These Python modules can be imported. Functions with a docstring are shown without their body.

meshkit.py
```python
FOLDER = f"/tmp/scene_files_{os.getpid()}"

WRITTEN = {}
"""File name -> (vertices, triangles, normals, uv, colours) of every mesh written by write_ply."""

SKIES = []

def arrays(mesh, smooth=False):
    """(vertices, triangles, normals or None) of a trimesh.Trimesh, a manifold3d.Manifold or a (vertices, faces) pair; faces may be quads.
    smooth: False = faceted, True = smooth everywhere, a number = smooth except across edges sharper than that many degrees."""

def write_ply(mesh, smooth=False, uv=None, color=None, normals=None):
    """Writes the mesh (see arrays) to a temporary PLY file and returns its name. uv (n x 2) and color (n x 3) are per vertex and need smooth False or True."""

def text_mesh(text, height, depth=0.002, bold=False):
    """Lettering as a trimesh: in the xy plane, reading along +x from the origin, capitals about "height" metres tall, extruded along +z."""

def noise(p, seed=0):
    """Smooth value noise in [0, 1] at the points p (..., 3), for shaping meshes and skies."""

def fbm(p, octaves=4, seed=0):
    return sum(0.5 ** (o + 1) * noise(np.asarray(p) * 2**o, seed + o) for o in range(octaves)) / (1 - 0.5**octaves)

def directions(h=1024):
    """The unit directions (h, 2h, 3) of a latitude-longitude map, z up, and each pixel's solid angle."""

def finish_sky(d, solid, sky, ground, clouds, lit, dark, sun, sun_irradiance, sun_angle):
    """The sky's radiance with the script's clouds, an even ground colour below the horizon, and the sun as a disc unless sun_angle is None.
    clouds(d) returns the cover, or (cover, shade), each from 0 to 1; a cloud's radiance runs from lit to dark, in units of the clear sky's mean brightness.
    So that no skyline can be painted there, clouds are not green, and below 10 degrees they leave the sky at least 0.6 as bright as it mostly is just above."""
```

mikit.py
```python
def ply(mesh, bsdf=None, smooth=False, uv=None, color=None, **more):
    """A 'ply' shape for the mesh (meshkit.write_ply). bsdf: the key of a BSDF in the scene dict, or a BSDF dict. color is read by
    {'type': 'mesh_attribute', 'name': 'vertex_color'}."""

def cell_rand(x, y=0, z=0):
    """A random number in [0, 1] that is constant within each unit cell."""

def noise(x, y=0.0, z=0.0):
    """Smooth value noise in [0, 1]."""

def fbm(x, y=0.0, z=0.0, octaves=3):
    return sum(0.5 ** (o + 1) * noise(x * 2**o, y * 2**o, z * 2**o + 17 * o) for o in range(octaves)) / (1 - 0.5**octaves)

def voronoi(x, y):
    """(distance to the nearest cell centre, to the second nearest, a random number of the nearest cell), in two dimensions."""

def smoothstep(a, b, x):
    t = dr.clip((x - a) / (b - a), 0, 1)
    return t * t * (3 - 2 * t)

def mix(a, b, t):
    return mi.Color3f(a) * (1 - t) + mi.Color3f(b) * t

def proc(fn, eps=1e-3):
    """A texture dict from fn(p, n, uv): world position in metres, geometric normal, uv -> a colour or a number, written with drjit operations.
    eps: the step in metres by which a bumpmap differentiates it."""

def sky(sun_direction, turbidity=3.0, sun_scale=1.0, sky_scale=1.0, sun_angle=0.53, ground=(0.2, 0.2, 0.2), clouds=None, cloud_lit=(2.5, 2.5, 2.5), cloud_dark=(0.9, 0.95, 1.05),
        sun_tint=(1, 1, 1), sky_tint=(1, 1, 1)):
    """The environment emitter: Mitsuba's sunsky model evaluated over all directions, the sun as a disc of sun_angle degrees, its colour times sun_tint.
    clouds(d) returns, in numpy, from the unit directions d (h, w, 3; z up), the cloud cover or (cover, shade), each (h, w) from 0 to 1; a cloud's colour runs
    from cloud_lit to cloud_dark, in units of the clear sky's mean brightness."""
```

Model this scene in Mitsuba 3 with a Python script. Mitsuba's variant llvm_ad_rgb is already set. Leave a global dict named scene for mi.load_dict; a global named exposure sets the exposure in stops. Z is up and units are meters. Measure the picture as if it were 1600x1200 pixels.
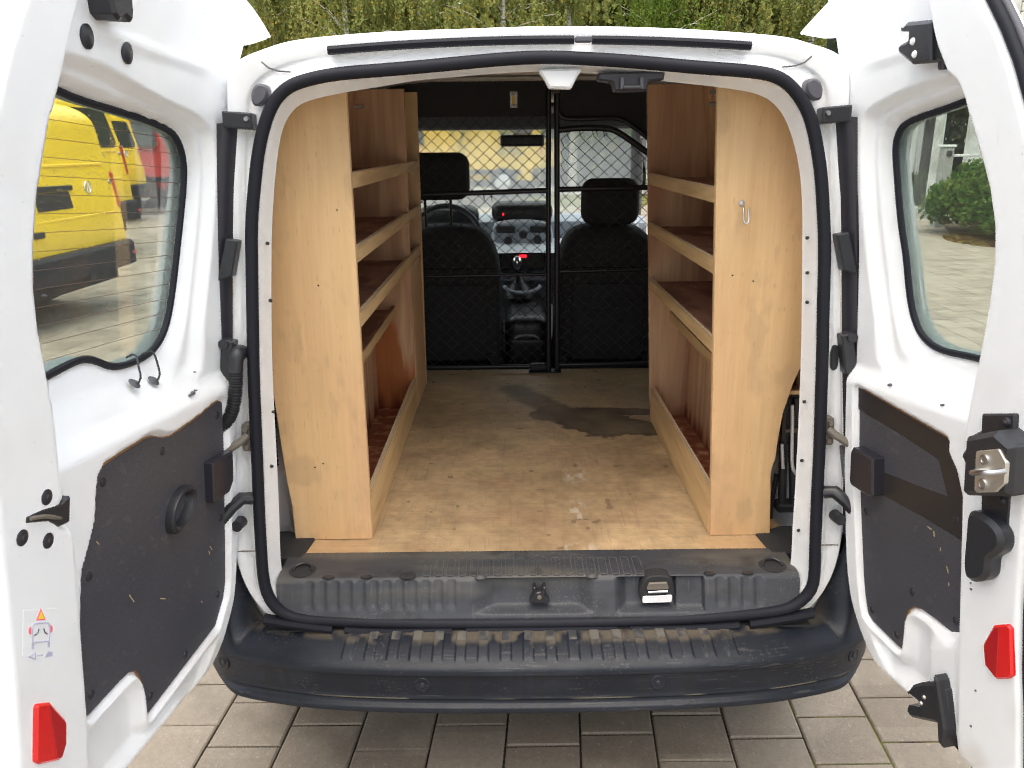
import math, numpy as np, trimesh, shapely, mitsuba as mi, mikit, meshkit
import drjit as dr
from mikit import proc, noise, fbm, voronoi, cell_rand, smoothstep, mix
from shapely.geometry import Polygon, LineString, Point
from scipy.interpolate import CubicSpline, PchipInterpolator

T = mi.ScalarTransform4f
scene, labels = {'type': 'scene'}, {}
rng = np.random.default_rng(7)

# ---------------------------------------------------------------- camera, light, exposure
CAM = np.array([-0.0555, -1.534, 1.517])
PITCH, YAW, ROLL = np.radians([16.7, 0.08, 0.58])
fw = np.array([np.sin(YAW) * np.cos(PITCH), np.cos(YAW) * np.cos(PITCH), -np.sin(PITCH)])
rt = np.cross(fw, [0, 0, 1.0]); rt /= np.linalg.norm(rt); dn = np.cross(fw, rt)
up = -(-np.sin(ROLL) * rt + np.cos(ROLL) * dn)
scene['camera'] = {'type': 'perspective', 'fov': 65.24, 'fov_axis': 'x', 'near_clip': 0.05, 'far_clip': 400.0,
                   'to_world': T().look_at(origin=CAM.tolist(), target=(CAM + fw).tolist(), up=up.tolist())}
scene['sky'] = mikit.sky((-0.10, -0.36, 0.93), turbidity=4, sun_scale=0.26, sun_angle=60, clouds=lambda d: (np.ones(d.shape[:2]), 1 - np.clip(d[..., 2], 0, 1)), cloud_lit=(2.25, 2.38, 2.56), cloud_dark=(0.75, 0.80, 0.88))
exposure = 3.18

# ---------------------------------------------------------------- helpers
_used = {}
def key(parent, name):
    if parent and parent.count('__') >= 2: parent = '__'.join(parent.split('__')[:2])
    k = (parent + '__' if parent else '') + name
    n = _used.get(k, -1) + 1
    _used[k] = n
    return k if n == 0 else f'{k}_{n:03d}'
def put(parent, name, mesh, bsdf, smooth=35, **tags):
    k = key(parent, name)
    scene[k] = mikit.ply(mesh, bsdf, smooth=smooth)
    if tags: labels[k] = tags
    return k
def thing(name, label, category, group=None):
    k = key(None, name); labels[k] = {'label': label, 'category': category}
    if group: labels[k]['group'] = group
    return k
def TM(v, f): return trimesh.Trimesh(np.asarray(v, float), np.asarray(f, int), process=False)
def cat(*ms):
    ms = [m for m in ms if m is not None]
    return trimesh.util.concatenate(ms) if len(ms) > 1 else ms[0]
def q2t(q): q = np.asarray(q, int); return np.vstack([q[:, [0, 1, 2]], q[:, [0, 2, 3]]])
def gridf(n, m, wrap_m=False, wrap_n=False):
    i, j = np.meshgrid(np.arange(n if wrap_n else n - 1), np.arange(m if wrap_m else m - 1), indexing='ij')
    a = lambda x, y: ((x % n) * m + y % m).ravel()
    return np.stack([a(i, j), a(i + 1, j), a(i + 1, j + 1), a(i, j + 1)], -1)
def loft(rings, wrap=True, flip=False):
    r = np.asarray(rings, float); n, m = r.shape[:2]
    f = q2t(gridf(n, m, wrap))
    return TM(r.reshape(-1, 3), f[:, ::-1] if flip else f)
def fixn(m):
    if m.volume < 0: m.invert()
    return m
def cbox(x0, x1, y0, y1, z0, z1, b=0.002):
    """box with chamfered edges"""
    c = np.array([(x0 + x1) / 2, (y0 + y1) / 2, (z0 + z1) / 2]); h = np.abs(np.array([x1 - x0, y1 - y0, z1 - z0])) / 2
    b = min(b, h.min() * 0.45)
    if b <= 0: 
        m = trimesh.creation.box(h * 2); m.apply_translation(c); return m
    p = []
    for k in range(3):
        for s in np.ndindex(2, 2, 2):
            s = np.array(s) * 2 - 1
            q = s * (h - b); q[k] = s[k] * h[k]; p.append(q + c)
    m = trimesh.convex.convex_hull(np.array(p))
    return TM(m.vertices, m.faces)
class Fr:
    def __init__(s, O, U, V, W): s.O, s.U, s.V, s.W = [np.asarray(a, float) for a in (O, U, V, W)]
    def __call__(s, u, v, w=0.0):
        u, v, w = np.broadcast_arrays(np.asarray(u, float), np.asarray(v, float), np.asarray(w, float))
        return s.O + u[..., None] * s.U + v[..., None] * s.V + w[..., None] * s.W
    def m(s, mesh):
        v = np.asarray(mesh.vertices); return fixn(TM(s(v[:, 0], v[:, 1], v[:, 2]), mesh.faces))
XZ = lambda y=0.0: Fr((0, y, 0), (1, 0, 0), (0, 0, 1), (0, -1, 0))   # u = x, v = z, w towards the camera
YZ = lambda x, s=1: Fr((x, 0, 0), (0, 1, 0), (0, 0, 1), (s, 0, 0))
XY = lambda z: Fr((0, 0, z), (1, 0, 0), (0, 1, 0), (0, 0, 1))
def spl(p, n=60, closed=False):
    p = np.asarray(p, float)
    if closed: p = np.vstack([p, p[:1]])
    d = np.r_[0, np.cumsum(np.linalg.norm(np.diff(p, axis=0), axis=1) ** 0.6)]
    c = CubicSpline(d, p, bc_type='periodic' if closed else 'natural')
    t = np.linspace(0, d[-1], n + closed)[:n]
    return c(t)
def rpoly(p, r=0.01, q=6):
    g = Polygon(p); a = g.buffer(-r, quad_segs=q).buffer(2 * r, quad_segs=q).buffer(-r, quad_segs=q)
    a = max(getattr(a, 'geoms', [a]), key=lambda s: s.area)
    return np.array(a.exterior.coords)[:-1]
def prism(p, w0, w1, b=0.002, fr=None, holes=()):
    """outline p (n,2) extruded from w0 to w1 with a chamfer b at w1"""
    p = np.asarray(p, float)
    if Polygon(p).exterior.is_ccw is False: p = p[::-1]
    n = len(p)
    e = np.roll(p, -1, 0) - p; e /= np.linalg.norm(e, axis=1, keepdims=True) + 1e-12
    nr = np.stack([e[:, 1], -e[:, 0]], 1); nv = nr + np.roll(nr, 1, 0)
    nv = nv / np.maximum((nv ** 2).sum(1, keepdims=True) / 2, 0.5)
    s = np.sign(w1 - w0)
    rings = [np.c_[p, np.full(n, w0)], np.c_[p, np.full(n, w1 - s * b)]]
    if b > 0: rings.append(np.c_[p - nv * b, np.full(n, w1)])
    body = loft(rings)
    _, f = trimesh.creation.triangulate_polygon(Polygon(p), engine='earcut')
    if len(_) != n: _, f = trimesh.creation.triangulate_polygon(Polygon(p).buffer(0), engine='earcut'); 
    cv = np.asarray(_, float)
    from scipy.spatial import cKDTree
    idx = cKDTree(p).query(cv)[1]
    last = rings[-1]
    m = cat(body, TM(last, idx[f]), TM(rings[0], idx[f][:, ::-1]))
    m = fixn(m)
    return fr.m(m) if fr is not None else m
def tube(path, r, n=10, closed=False, cap=True):
    p = np.asarray(path, float); N = len(p)
    t = (np.roll(p, -1, 0) - np.roll(p, 1, 0)) if closed else np.gradient(p, axis=0)
    t /= np.linalg.norm(t, axis=1, keepdims=True) + 1e-12
    a = np.cross(t[0], [0, 0, 1.0]) if abs(t[0, 2]) < 0.9 else np.cross(t[0], [1.0, 0, 0])
    A = []
    for k in range(N):
        a = a - t[k] * (a @ t[k]); a /= np.linalg.norm(a); A.append(a.copy())
    A = np.array(A); B = np.cross(t, A)
    th = np.arange(n) * 2 * np.pi / n
    r = np.broadcast_to(np.asarray(r, float), (N,))
    v = p[:, None] + r[:, None, None] * (np.cos(th)[None, :, None] * A[:, None] + np.sin(th)[None, :, None] * B[:, None])
    f = q2t(gridf(N, n, True, closed)); v = v.reshape(-1, 3)
    if cap and not closed:
        c0, c1 = len(v), len(v) + 1
        v = np.vstack([v, p[:1], p[-1:]])
        j = np.arange(n)
        f = np.vstack([f, np.c_[np.full(n, c0), j, (j + 1) % n], np.c_[np.full(n, c1), (N - 1) * n + (j + 1) % n, (N - 1) * n + j]])
    return fixn(TM(v, f))
def lathe(prof, n=24, fr=None):
    """profile [(radius, height)] turned about the frame's w axis"""
    th = np.arange(n) * 2 * np.pi / n
    rings = [np.stack([r * np.cos(th), r * np.sin(th), np.full(n, h)], -1) for r, h in prof]
    m = fixn(loft(rings))
    return fr.m(m) if fr is not None else m
def torus(fr, R, r, a0=0, a1=2 * np.pi, n=28, k=8):
    t = np.linspace(a0, a1, n)
    return tube(fr(R * np.cos(t), R * np.sin(t), 0 * t), r, k)
def frame_at(o, w):
    w = np.asarray(w, float); w = w / np.linalg.norm(w)
    u = np.cross([0, 0, 1.0], w) if abs(w[2]) < 0.9 else np.array([1.0, 0, 0])
    u = u - w * (u @ w); u /= np.linalg.norm(u)
    return Fr(o, u, np.cross(w, u), w)
def rbox(c, h, r, seg=2):
    """soft rounded box: subdivided and pushed to a superellipsoid-like shape"""
    m = trimesh.creation.box((2, 2, 2))
    for _ in range(4): m = m.subdivide()
    v = np.array(m.vertices); h = np.asarray(h, float)
    q = v * h; inner = np.clip(q, -(h - r), h - r); d = q - inner
    l = np.linalg.norm(d, axis=1, keepdims=True); q = np.where(l > 1e-9, inner + d / np.maximum(l, 1e-9) * r, q)
    return TM(q + np.asarray(c), m.faces)
def ss(a, b, x):
    t = np.clip((x - a) / (b - a), 0, 1); return t * t * (3 - 2 * t)

# ---------------------------------------------------------------- materials
def mat(name, base, rough=0.5, **k):
    d = {'type': 'principled', 'roughness': rough, 'base_color': base if isinstance(base, dict) else {'type': 'rgb', 'value': list(base)}, **k}
    scene[name] = {'type': 'twosided', 'bsdf': d}
def bumped(name, base, rough, hfn, scale=1.0, eps=1e-3, **k):
    d = {'type': 'principled', 'roughness': rough, 'base_color': base if isinstance(base, dict) else {'type': 'rgb', 'value': list(base)}, **k}
    scene[name] = {'type': 'twosided', 'bsdf': {'type': 'bumpmap', 'arbitrary': proc(hfn, eps), 'scale': scale, 'bsdf': d}}

def f_white(p, n, uv):
    d = fbm(p.x * 9, p.y * 9, p.z * 6, 3)
    low = smoothstep(0.75, 0.45, p.z) * 0.6 + 0.2
    c = mix((0.775, 0.79, 0.805), (0.58, 0.56, 0.52), smoothstep(0.52, 0.8, d) * low)
    s = fbm(p.x * 160, p.y * 160, p.z * 160, 2)
    return mix(c, (0.45, 0.43, 0.40), smoothstep(0.86, 0.90, s) * 0.35)
mat('m_white', proc(f_white), 0.28, specular=0.5, clearcoat=0.7, clearcoat_gloss=0.93)
mat('m_white_in', (0.78, 0.79, 0.81), 0.35)
def f_bumper(p, n, uv):
    d = fbm(p.x * 7, p.y * 14, p.z * 14, 4)
    run = fbm(p.x * 46, p.y * 3, p.z * 2.5, 2)
    c = mix((0.0085, 0.0115, 0.0185), (0.016, 0.0195, 0.028), smoothstep(0.42, 0.75, d))
    scr = smoothstep(0.66, 0.74, fbm(p.x * 14, p.y * 160, p.z * 260, 2)) * smoothstep(0.5, 0.62, fbm(p.x * 9, 2.0, p.z * 30, 2))
    c = mix(c, (0.060, 0.060, 0.060), scr * 0.5)
    dust = smoothstep(0.5, 0.7, fbm(p.x * 12, p.y * 12, p.z * 12, 2)) * smoothstep(0.66, 0.9, noise(p.x * 260, p.y * 260, p.z * 260))
    c = mix(c, (0.09, 0.085, 0.078), dust * 0.4)
    c = mix(c, (0.013, 0.014, 0.017), smoothstep(0.60, 0.72, run) * 0.55 * smoothstep(0.47, 0.455, p.z))
    soil = smoothstep(0.489, 0.4945, p.z) * smoothstep(0.56, 0.53, p.z) * smoothstep(0.30, 0.55, fbm(p.x * 30, p.y * 30, 1.0, 2)) * smoothstep(0.66, 0.6, dr.abs(p.x))
    c = mix(c, (0.115, 0.095, 0.07), soil * 0.75)
    line = smoothstep(0.0022, 0.0006, dr.abs(p.z - 0.3895)) * smoothstep(0.50, 0.62, fbm(p.x * 9, 4.0, 2.0, 2))
    c = mix(c, (0.17, 0.155, 0.11), line * 0.7)
    g = noise(p.x * 420, p.y * 420, p.z * 420)
    return c * (0.85 + 0.3 * g)
def h_grain(p, n, uv): return (noise(p.x * 700, p.y * 700, p.z * 700) + 0.6 * noise(p.x * 300, p.y * 300, p.z * 300)) * 0.00022
bumped('m_bumper', proc(f_bumper), 0.42, h_grain, specular=0.36)
def f_sill(p, n, uv):
    d = fbm(p.x * 5, p.y * 22, p.z * 22, 4)
    s = fbm(p.x * 150, p.y * 12, p.z * 12, 2)
    c = mix((0.040, 0.043, 0.051), (0.080, 0.076, 0.069), smoothstep(0.38, 0.72, d) * smoothstep(0.54, 0.6, p.z))
    dust = smoothstep(0.4, 0.7, fbm(p.x * 12, p.y * 12, p.z * 12, 2)) * smoothstep(0.62, 0.9, noise(p.x * 280, p.y * 280, p.z * 280))
    c = mix(c, (0.13, 0.122, 0.11), dust * 0.5)
    dirt = smoothstep(0.55, 0.75, fbm(p.x * 21, p.y * 21, p.z * 21, 3))
    c = mix(c, (0.020, 0.020, 0.022), dirt * 0.5)
    return mix(c, (0.11, 0.105, 0.10), smoothstep(0.70, 0.8, s) * 0.3)
bumped('m_sill', proc(f_sill), 0.5, h_grain, specular=0.45)
def f_worn(p, n, uv):
    d = fbm(p.x * 40, p.y * 40, p.z * 40, 3)
    return mix((0.030, 0.031, 0.036), (0.105, 0.097, 0.085), smoothstep(0.34, 0.64, d))
mat('m_worn', proc(f_worn), 0.6)
mat('m_ribworn', (0.095, 0.09, 0.084), 0.6)
mat('m_black', (0.021, 0.022, 0.026), 0.34)
mat('m_blackmat', (0.02, 0.02, 0.022), 0.75)
mat('m_pillar', (0.021, 0.020, 0.027), 0.35)
mat('m_rubber', (0.013, 0.014, 0.020), 0.55, specular=0.2)
mat('m_greyplug', (0.075, 0.075, 0.09), 0.5)
def f_card(p, n, uv):
    g = noise(p.x * 500, p.y * 500, p.z * 500)
    d = fbm(p.x * 6, p.y * 6, p.z * 6, 3)
    c = mix((0.042, 0.043, 0.053), (0.062, 0.062, 0.072), d) * (0.8 + 0.4 * g)
    s = smoothstep(0.66, 0.76, fbm(p.x * 40 + p.z * 60, p.y * 60 + p.z * 30, p.z * 7, 3))
    return mix(c, (0.12, 0.112, 0.105), s * 0.2)
mat('m_card', proc(f_card), 0.5, specular=0.5)
mat('m_cardedge', (0.30, 0.15, 0.06), 0.7)
mat('m_tape', (0.024, 0.021, 0.021), 0.42)
mat('m_scratch', (0.42, 0.30, 0.17), 0.8)
mat('m_red', (0.62, 0.012, 0.012), 0.12, clearcoat=1.0)
mat('m_reddark', (0.38, 0.008, 0.012), 0.12, clearcoat=1.0)
mat('m_zinc', (0.62, 0.61, 0.56), 0.35, metallic=0.85)
mat('m_steel', (0.55, 0.55, 0.56), 0.3, metallic=1.0)
mat('m_dirtysteel', (0.17, 0.15, 0.125), 0.6, metallic=0.3)
mat('m_chrome', (0.8, 0.8, 0.8), 0.08, metallic=1.0)

def grain(p, ax):
    q = (p.x, p.y, p.z)
    if ax == 'z': a, b, c = q[0], q[1], q[2]
    elif ax == 'y': a, b, c = q[0], q[2], q[1]
    else: a, b, c = q[1], q[2], q[0]
    w = fbm(a * 5, b * 5, c * 1.2, 2)
    r = fbm((a + 0.12 * w) * 36, (b + 0.12 * w) * 36, c * 1.6 + 4, 3)
    fine = fbm(a * 260, b * 260, c * 9, 2)
    return w, r, fine
def f_ply_light(p, n, uv):
    w, r, fine = grain(p, 'z')
    c = mix((0.65, 0.425, 0.212), (0.70, 0.475, 0.250), smoothstep(0.25, 0.75, r))
    c = mix(c, (0.64, 0.38, 0.20), smoothstep(0.40, 0.75, w) * 0.65)
    sm = fbm(p.x * 5, p.z * 4, p.y * 3 + 2, 3)
    c = c * (0.92 + 0.11 * fine) * (0.84 + 0.30 * sm)
    pore = smoothstep(0.70, 0.80, fbm(p.x * 420, p.y * 420, p.z * 38, 2))
    c = mix(c, (0.40, 0.26, 0.13), pore * 0.35)
    dirt = smoothstep(0.56, 0.74, fbm(p.x * 18, p.z * 9, 7.0, 4))
    return mix(c, (0.38, 0.26, 0.15), dirt * 0.30)
mat('m_ply', proc(f_ply_light), 0.55, specular=0.35)
def f_ply_red(p, n, uv):
    w, r, fine = grain(p, 'z')
    c = mix((0.51, 0.29, 0.165), (0.66, 0.43, 0.25), smoothstep(0.3, 0.7, r))
    c = mix(c, (0.30, 0.12, 0.06), smoothstep(0.5, 0.75, w) * 0.6)
    # the orange varnish run on the low divider of the left rack and the red spill behind it
    y, z, x = p.y, p.z, p.x
    edge = fbm(x * 30, z * 5, y * 30, 3)
    left = smoothstep(0.02, -0.02, x + 0.457 - (0.93 - z) * 0.36 + (edge - 0.5) * 0.09) * smoothstep(0.99, 0.93, z + edge * 0.05) * smoothstep(1.193, 1.198, y) * smoothstep(1.217, 1.2155, y) * smoothstep(0.0, -0.2, x)
    c = mix(c, (0.40, 0.105, 0.012), left * 0.85)
    spill = smoothstep(0.74, 0.66, z + edge * 0.12)
    c = mix(c, (0.17, 0.028, 0.012), spill * 0.85)
    return c * (0.9 + 0.2 * fine)
mat('m_plyred', proc(f_ply_red), 0.5, specular=0.4)
def f_ply_shelf(p, n, uv):
    w, r, fine = grain(p, 'y')
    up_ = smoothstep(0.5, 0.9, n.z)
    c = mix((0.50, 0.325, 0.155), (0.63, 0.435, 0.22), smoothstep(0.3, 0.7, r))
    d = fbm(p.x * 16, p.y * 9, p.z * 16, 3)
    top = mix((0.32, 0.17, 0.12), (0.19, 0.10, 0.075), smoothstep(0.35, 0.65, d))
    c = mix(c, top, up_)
    return c * (0.9 + 0.2 * fine)
mat('m_plyshelf', proc(f_ply_shelf), 0.6)
def f_plyedge(p, n, uv):
    l = noise(p.x * 900, 3.0, 1.0); 
    return mix((0.45, 0.33, 0.2), (0.62, 0.50, 0.34), smoothstep(0.35, 0.65, l))
mat('m_plyedge', proc(f_plyedge), 0.65)
def f_plyfloor(p, n, uv):
    w, r, fine = grain(p, 'x')
    c = mix((0.45, 0.315, 0.175), (0.49, 0.352, 0.205), smoothstep(0.2, 0.8, r))
    d = fbm(p.x * 4.5, p.y * 4.5, 2.0, 4)
    c = mix(c, (0.29, 0.195, 0.108), smoothstep(0.38, 0.68, d) * 0.7)
    c = mix(c, (0.34, 0.205, 0.125), smoothstep(0.50, 0.75, fbm(p.x * 7, p.y * 9, 12.0, 3)) * 0.4)
    grime = fbm(p.x * 55, p.y * 55, 3.0, 3)
    c = c * (0.84 + 0.32 * grime)
    scr = smoothstep(0.70, 0.78, fbm(p.x * 190, p.y * 10, 6.0, 2)) + smoothstep(0.72, 0.8, fbm((p.x + p.y) * 150, (p.x - p.y) * 9, 6.0, 2))
    c = mix(c, (0.19, 0.135, 0.085), dr.minimum(scr, 1.0) * 0.20)
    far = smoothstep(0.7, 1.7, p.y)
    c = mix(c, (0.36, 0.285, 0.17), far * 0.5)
    # liquid stain: a band running from the middle to the foot of the right rack
    e = fbm(p.x * 9, p.y * 9, 5.0, 4) - 0.5
    def seg(x0, y0, r0, x1, y1, r1):
        vx, vy = x1 - x0, y1 - y0
        t = dr.clip(((p.x - x0) * vx + (p.y - y0) * vy) / (vx * vx + vy * vy), 0, 1)
        qx = p.x - x0 - t * vx; qy = p.y - y0 - t * vy
        return dr.sqrt(qx * qx + qy * qy) / (r0 + (r1 - r0) * t) + e * 0.8 + (fbm(p.x * 38, p.y * 38, 2.0, 2) - 0.5) * 0.35
    m1 = dr.minimum(seg(0.10, 1.17, 0.080, 0.25, 1.06, 0.135), seg(0.25, 1.06, 0.130, 0.40, 0.98, 0.06))
    m1 = dr.minimum(m1, seg(0.20, 1.17, 0.06, 0.41, 1.16, 0.04))
    m2 = seg(-0.045, 1.46, 0.06, 0.10, 1.20, 0.075)
    st = dr.maximum(smoothstep(1.08, 0.90, m1), smoothstep(1.25, 0.55, m2) * 0.75)
    c = mix(c, (0.085, 0.064, 0.042), st * (0.84 + 0.5 * e)); c = mix(c, (0.05, 0.034, 0.024), smoothstep(0.75, 0.98, m1) * smoothstep(1.08, 0.98, m1) * smoothstep(1.12, 0.98, p.y) * 0.45)
    spots = smoothstep(0.84, 0.88, fbm(p.x * 30, p.y * 30, 9.0, 2))
    c = mix(c, (0.12, 0.08, 0.05), spots * 0.5)
    d2 = fbm(p.x * 13, p.y * 13, 4.0, 4)
    c = c * (0.80 + 0.40 * d2)
    # pale scuffs
    e2 = fbm(p.x * 70, p.y * 30, 1.0, 3)
    def scuff(cx, cy, rx, ry): return smoothstep(1.0, 0.2, dr.sqrt(dr.square((p.x - cx) / rx) + dr.square((p.y - cy) / ry))) * smoothstep(0.46, 0.74, e2)
    pale = dr.maximum(dr.maximum(scuff(0.13, 0.60, 0.06, 0.09), scuff(0.115, 0.36, 0.04, 0.12)), scuff(0.10, 0.17, 0.07, 0.03))
    c = mix(c, (0.62, 0.57, 0.50), pale * 0.5)
    fresh = smoothstep(0.215, 0.205, p.y) * smoothstep(0.12, 0.13, dr.abs(p.x - 0.0) - 0.27)
    c = mix(c, (0.45, 0.285, 0.15), fresh * 0.6)
    return c * (0.9 + 0.2 * fine)
mat('m_plyfloor', proc(f_plyfloor), 0.55, specular=0.35)
mat('m_seat', (0.030, 0.030, 0.033), 0.8)
mat('m_mesh', (0.050, 0.050, 0.054), 0.45)
mat('m_dash', (0.36, 0.39, 0.44), 0.38)
mat('m_wire', (0.11, 0.065, 0.045), 0.6)
mat('m_dashblack', (0.01, 0.01, 0.011), 0.4)
mat('m_trimgrey', (0.10, 0.10, 0.10), 0.7)
mat('m_headlining', (0.52, 0.50, 0.46), 0.9)
mat('m_silver', (0.75, 0.76, 0.78), 0.35, metallic=0.4)
scene['m_film'] = {'type': 'principledthin', 'base_color': {'type': 'rgb', 'value': [0.85, 0.88, 0.84]}, 'roughness': 0.9, 'diff_trans': 1.5, 'spec_trans': 0.0}
scene['m_clearglass'] = {'type': 'thindielectric', 'specular_transmittance': {'type': 'rgb', 'value': [0.84, 0.93, 0.88]}}
scene['m_glass'] = {'type': 'blendbsdf', 'weight': 0.15, 'a': {'type': 'ref', 'id': 'm_clearglass'}, 'b': {'type': 'ref', 'id': 'm_film'}}
scene['m_doorglass'] = {'type': 'thindielectric', 'specular_transmittance': {'type': 'rgb', 'value': [0.80, 0.91, 0.85]}}
scene['m_glass_door'] = {'type': 'blendbsdf', 'weight': 0.03, 'a': {'type': 'ref', 'id': 'm_doorglass'}, 'b': {'type': 'ref', 'id': 'm_film'}}
scene['m_water'] = {'type': 'dielectric', 'int_ior': 1.33}
scene['m_led'] = {'type': 'diffuse', 'reflectance': {'type': 'rgb', 'value': [0.5, 0.0, 0.0]}}
mat('m_sticker_y', (0.9, 0.62, 0.05), 0.5); mat('m_sticker_r', (0.8, 0.15, 0.2), 0.5)
mat('m_sticker_g', (0.42, 0.42, 0.55), 0.5); mat('m_sticker_w', (0.86, 0.86, 0.86), 0.4); mat('m_ink', (0.05, 0.05, 0.06), 0.5)
# outside
def f_paver(p, n, uv):
    q = p.x - 0.065 * (p.y - 0.14); 
    i = dr.floor((q + 0.877) / 0.198); j = dr.floor(p.y / 0.175 + 0.5 * (i - 2 * dr.floor(i / 2)))
    k = cell_rand(i, j, 3)
    d = fbm(p.x * 3, p.y * 3, 1.0, 4); g = noise(p.x * 330, p.y * 330, 3.0); h = noise(p.x * 120, p.y * 120, 8.0)
    c = mix((0.190, 0.155, 0.118), (0.275, 0.234, 0.184), 0.6 * k + 0.4 * d)
    st = smoothstep(0.52, 0.72, fbm(p.x * 5 + 3, p.y * 5, 7.0, 4))
    c = mix(c, (0.13, 0.108, 0.082), st * 0.5)
    c = c * (0.84 + 0.20 * g + 0.12 * h)
    sp = smoothstep(0.90, 0.95, noise(p.x * 190, p.y * 190, 5.0))
    return mix(c, (0.42, 0.37, 0.31), sp * 0.4)
def h_paver(p, n, uv): return noise(p.x * 260, p.y * 260, p.z * 260) * 0.0007 + noise(p.x * 60, p.y * 60, 0.0) * 0.0004
bumped('m_paver', proc(f_paver), 0.62, h_paver, specular=0.4)
def f_joint(p, n, uv):
    d = fbm(p.x * 8, p.y * 8, 1.0, 3)
    return mix((0.030, 0.024, 0.016), (0.11, 0.115, 0.025), smoothstep(0.40, 0.58, d) * smoothstep(0.2, 0.8, p.x))
mat('m_joint', proc(f_joint), 0.95)
def f_ground(p, n, uv):
    d = fbm(p.x * 0.7, p.y * 0.7, 1.0, 4)
    return mix((0.46, 0.45, 0.39), (0.55, 0.54, 0.47), d)
mat('m_ground', proc(f_ground), 0.7)
mat('m_yellow', (0.86, 0.56, 0.025), 0.25, clearcoat=0.8); mat('m_vanred', (0.50, 0.035, 0.03), 0.3, clearcoat=0.6)
mat('m_vanglass', (0.03, 0.035, 0.03), 0.06, specular=0.7); mat('m_tyre', (0.02, 0.02, 0.02), 0.85)
def leafmat(name, a, b, c, tr=0.35):
    def f(p, n, uv):
        k = fbm(p.x * 1.1, p.y * 1.1, p.z * 0.7, 2); e = cell_rand(p.x * 9, p.y * 9, p.z * 9)
        col = mix(a, b, smoothstep(0.3, 0.7, k)); return mix(col, c, smoothstep(0.72, 0.95, e))
    scene[name] = {'type': 'twosided', 'bsdf': {'type': 'principled', 'base_color': proc(f), 'roughness': 0.55, 'specular': 0.35}} if tr == 0 else \
        {'type': 'principledthin', 'base_color': proc(f), 'roughness': 0.5, 'diff_trans': tr * 2, 'spec_trans': 0.0}
leafmat('m_birch', (0.22, 0.26, 0.085), (0.31, 0.345, 0.115), (0.43, 0.37, 0.09))
leafmat('m_hedge', (0.060, 0.105, 0.060), (0.11, 0.155, 0.085), (0.16, 0.17, 0.09))
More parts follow.
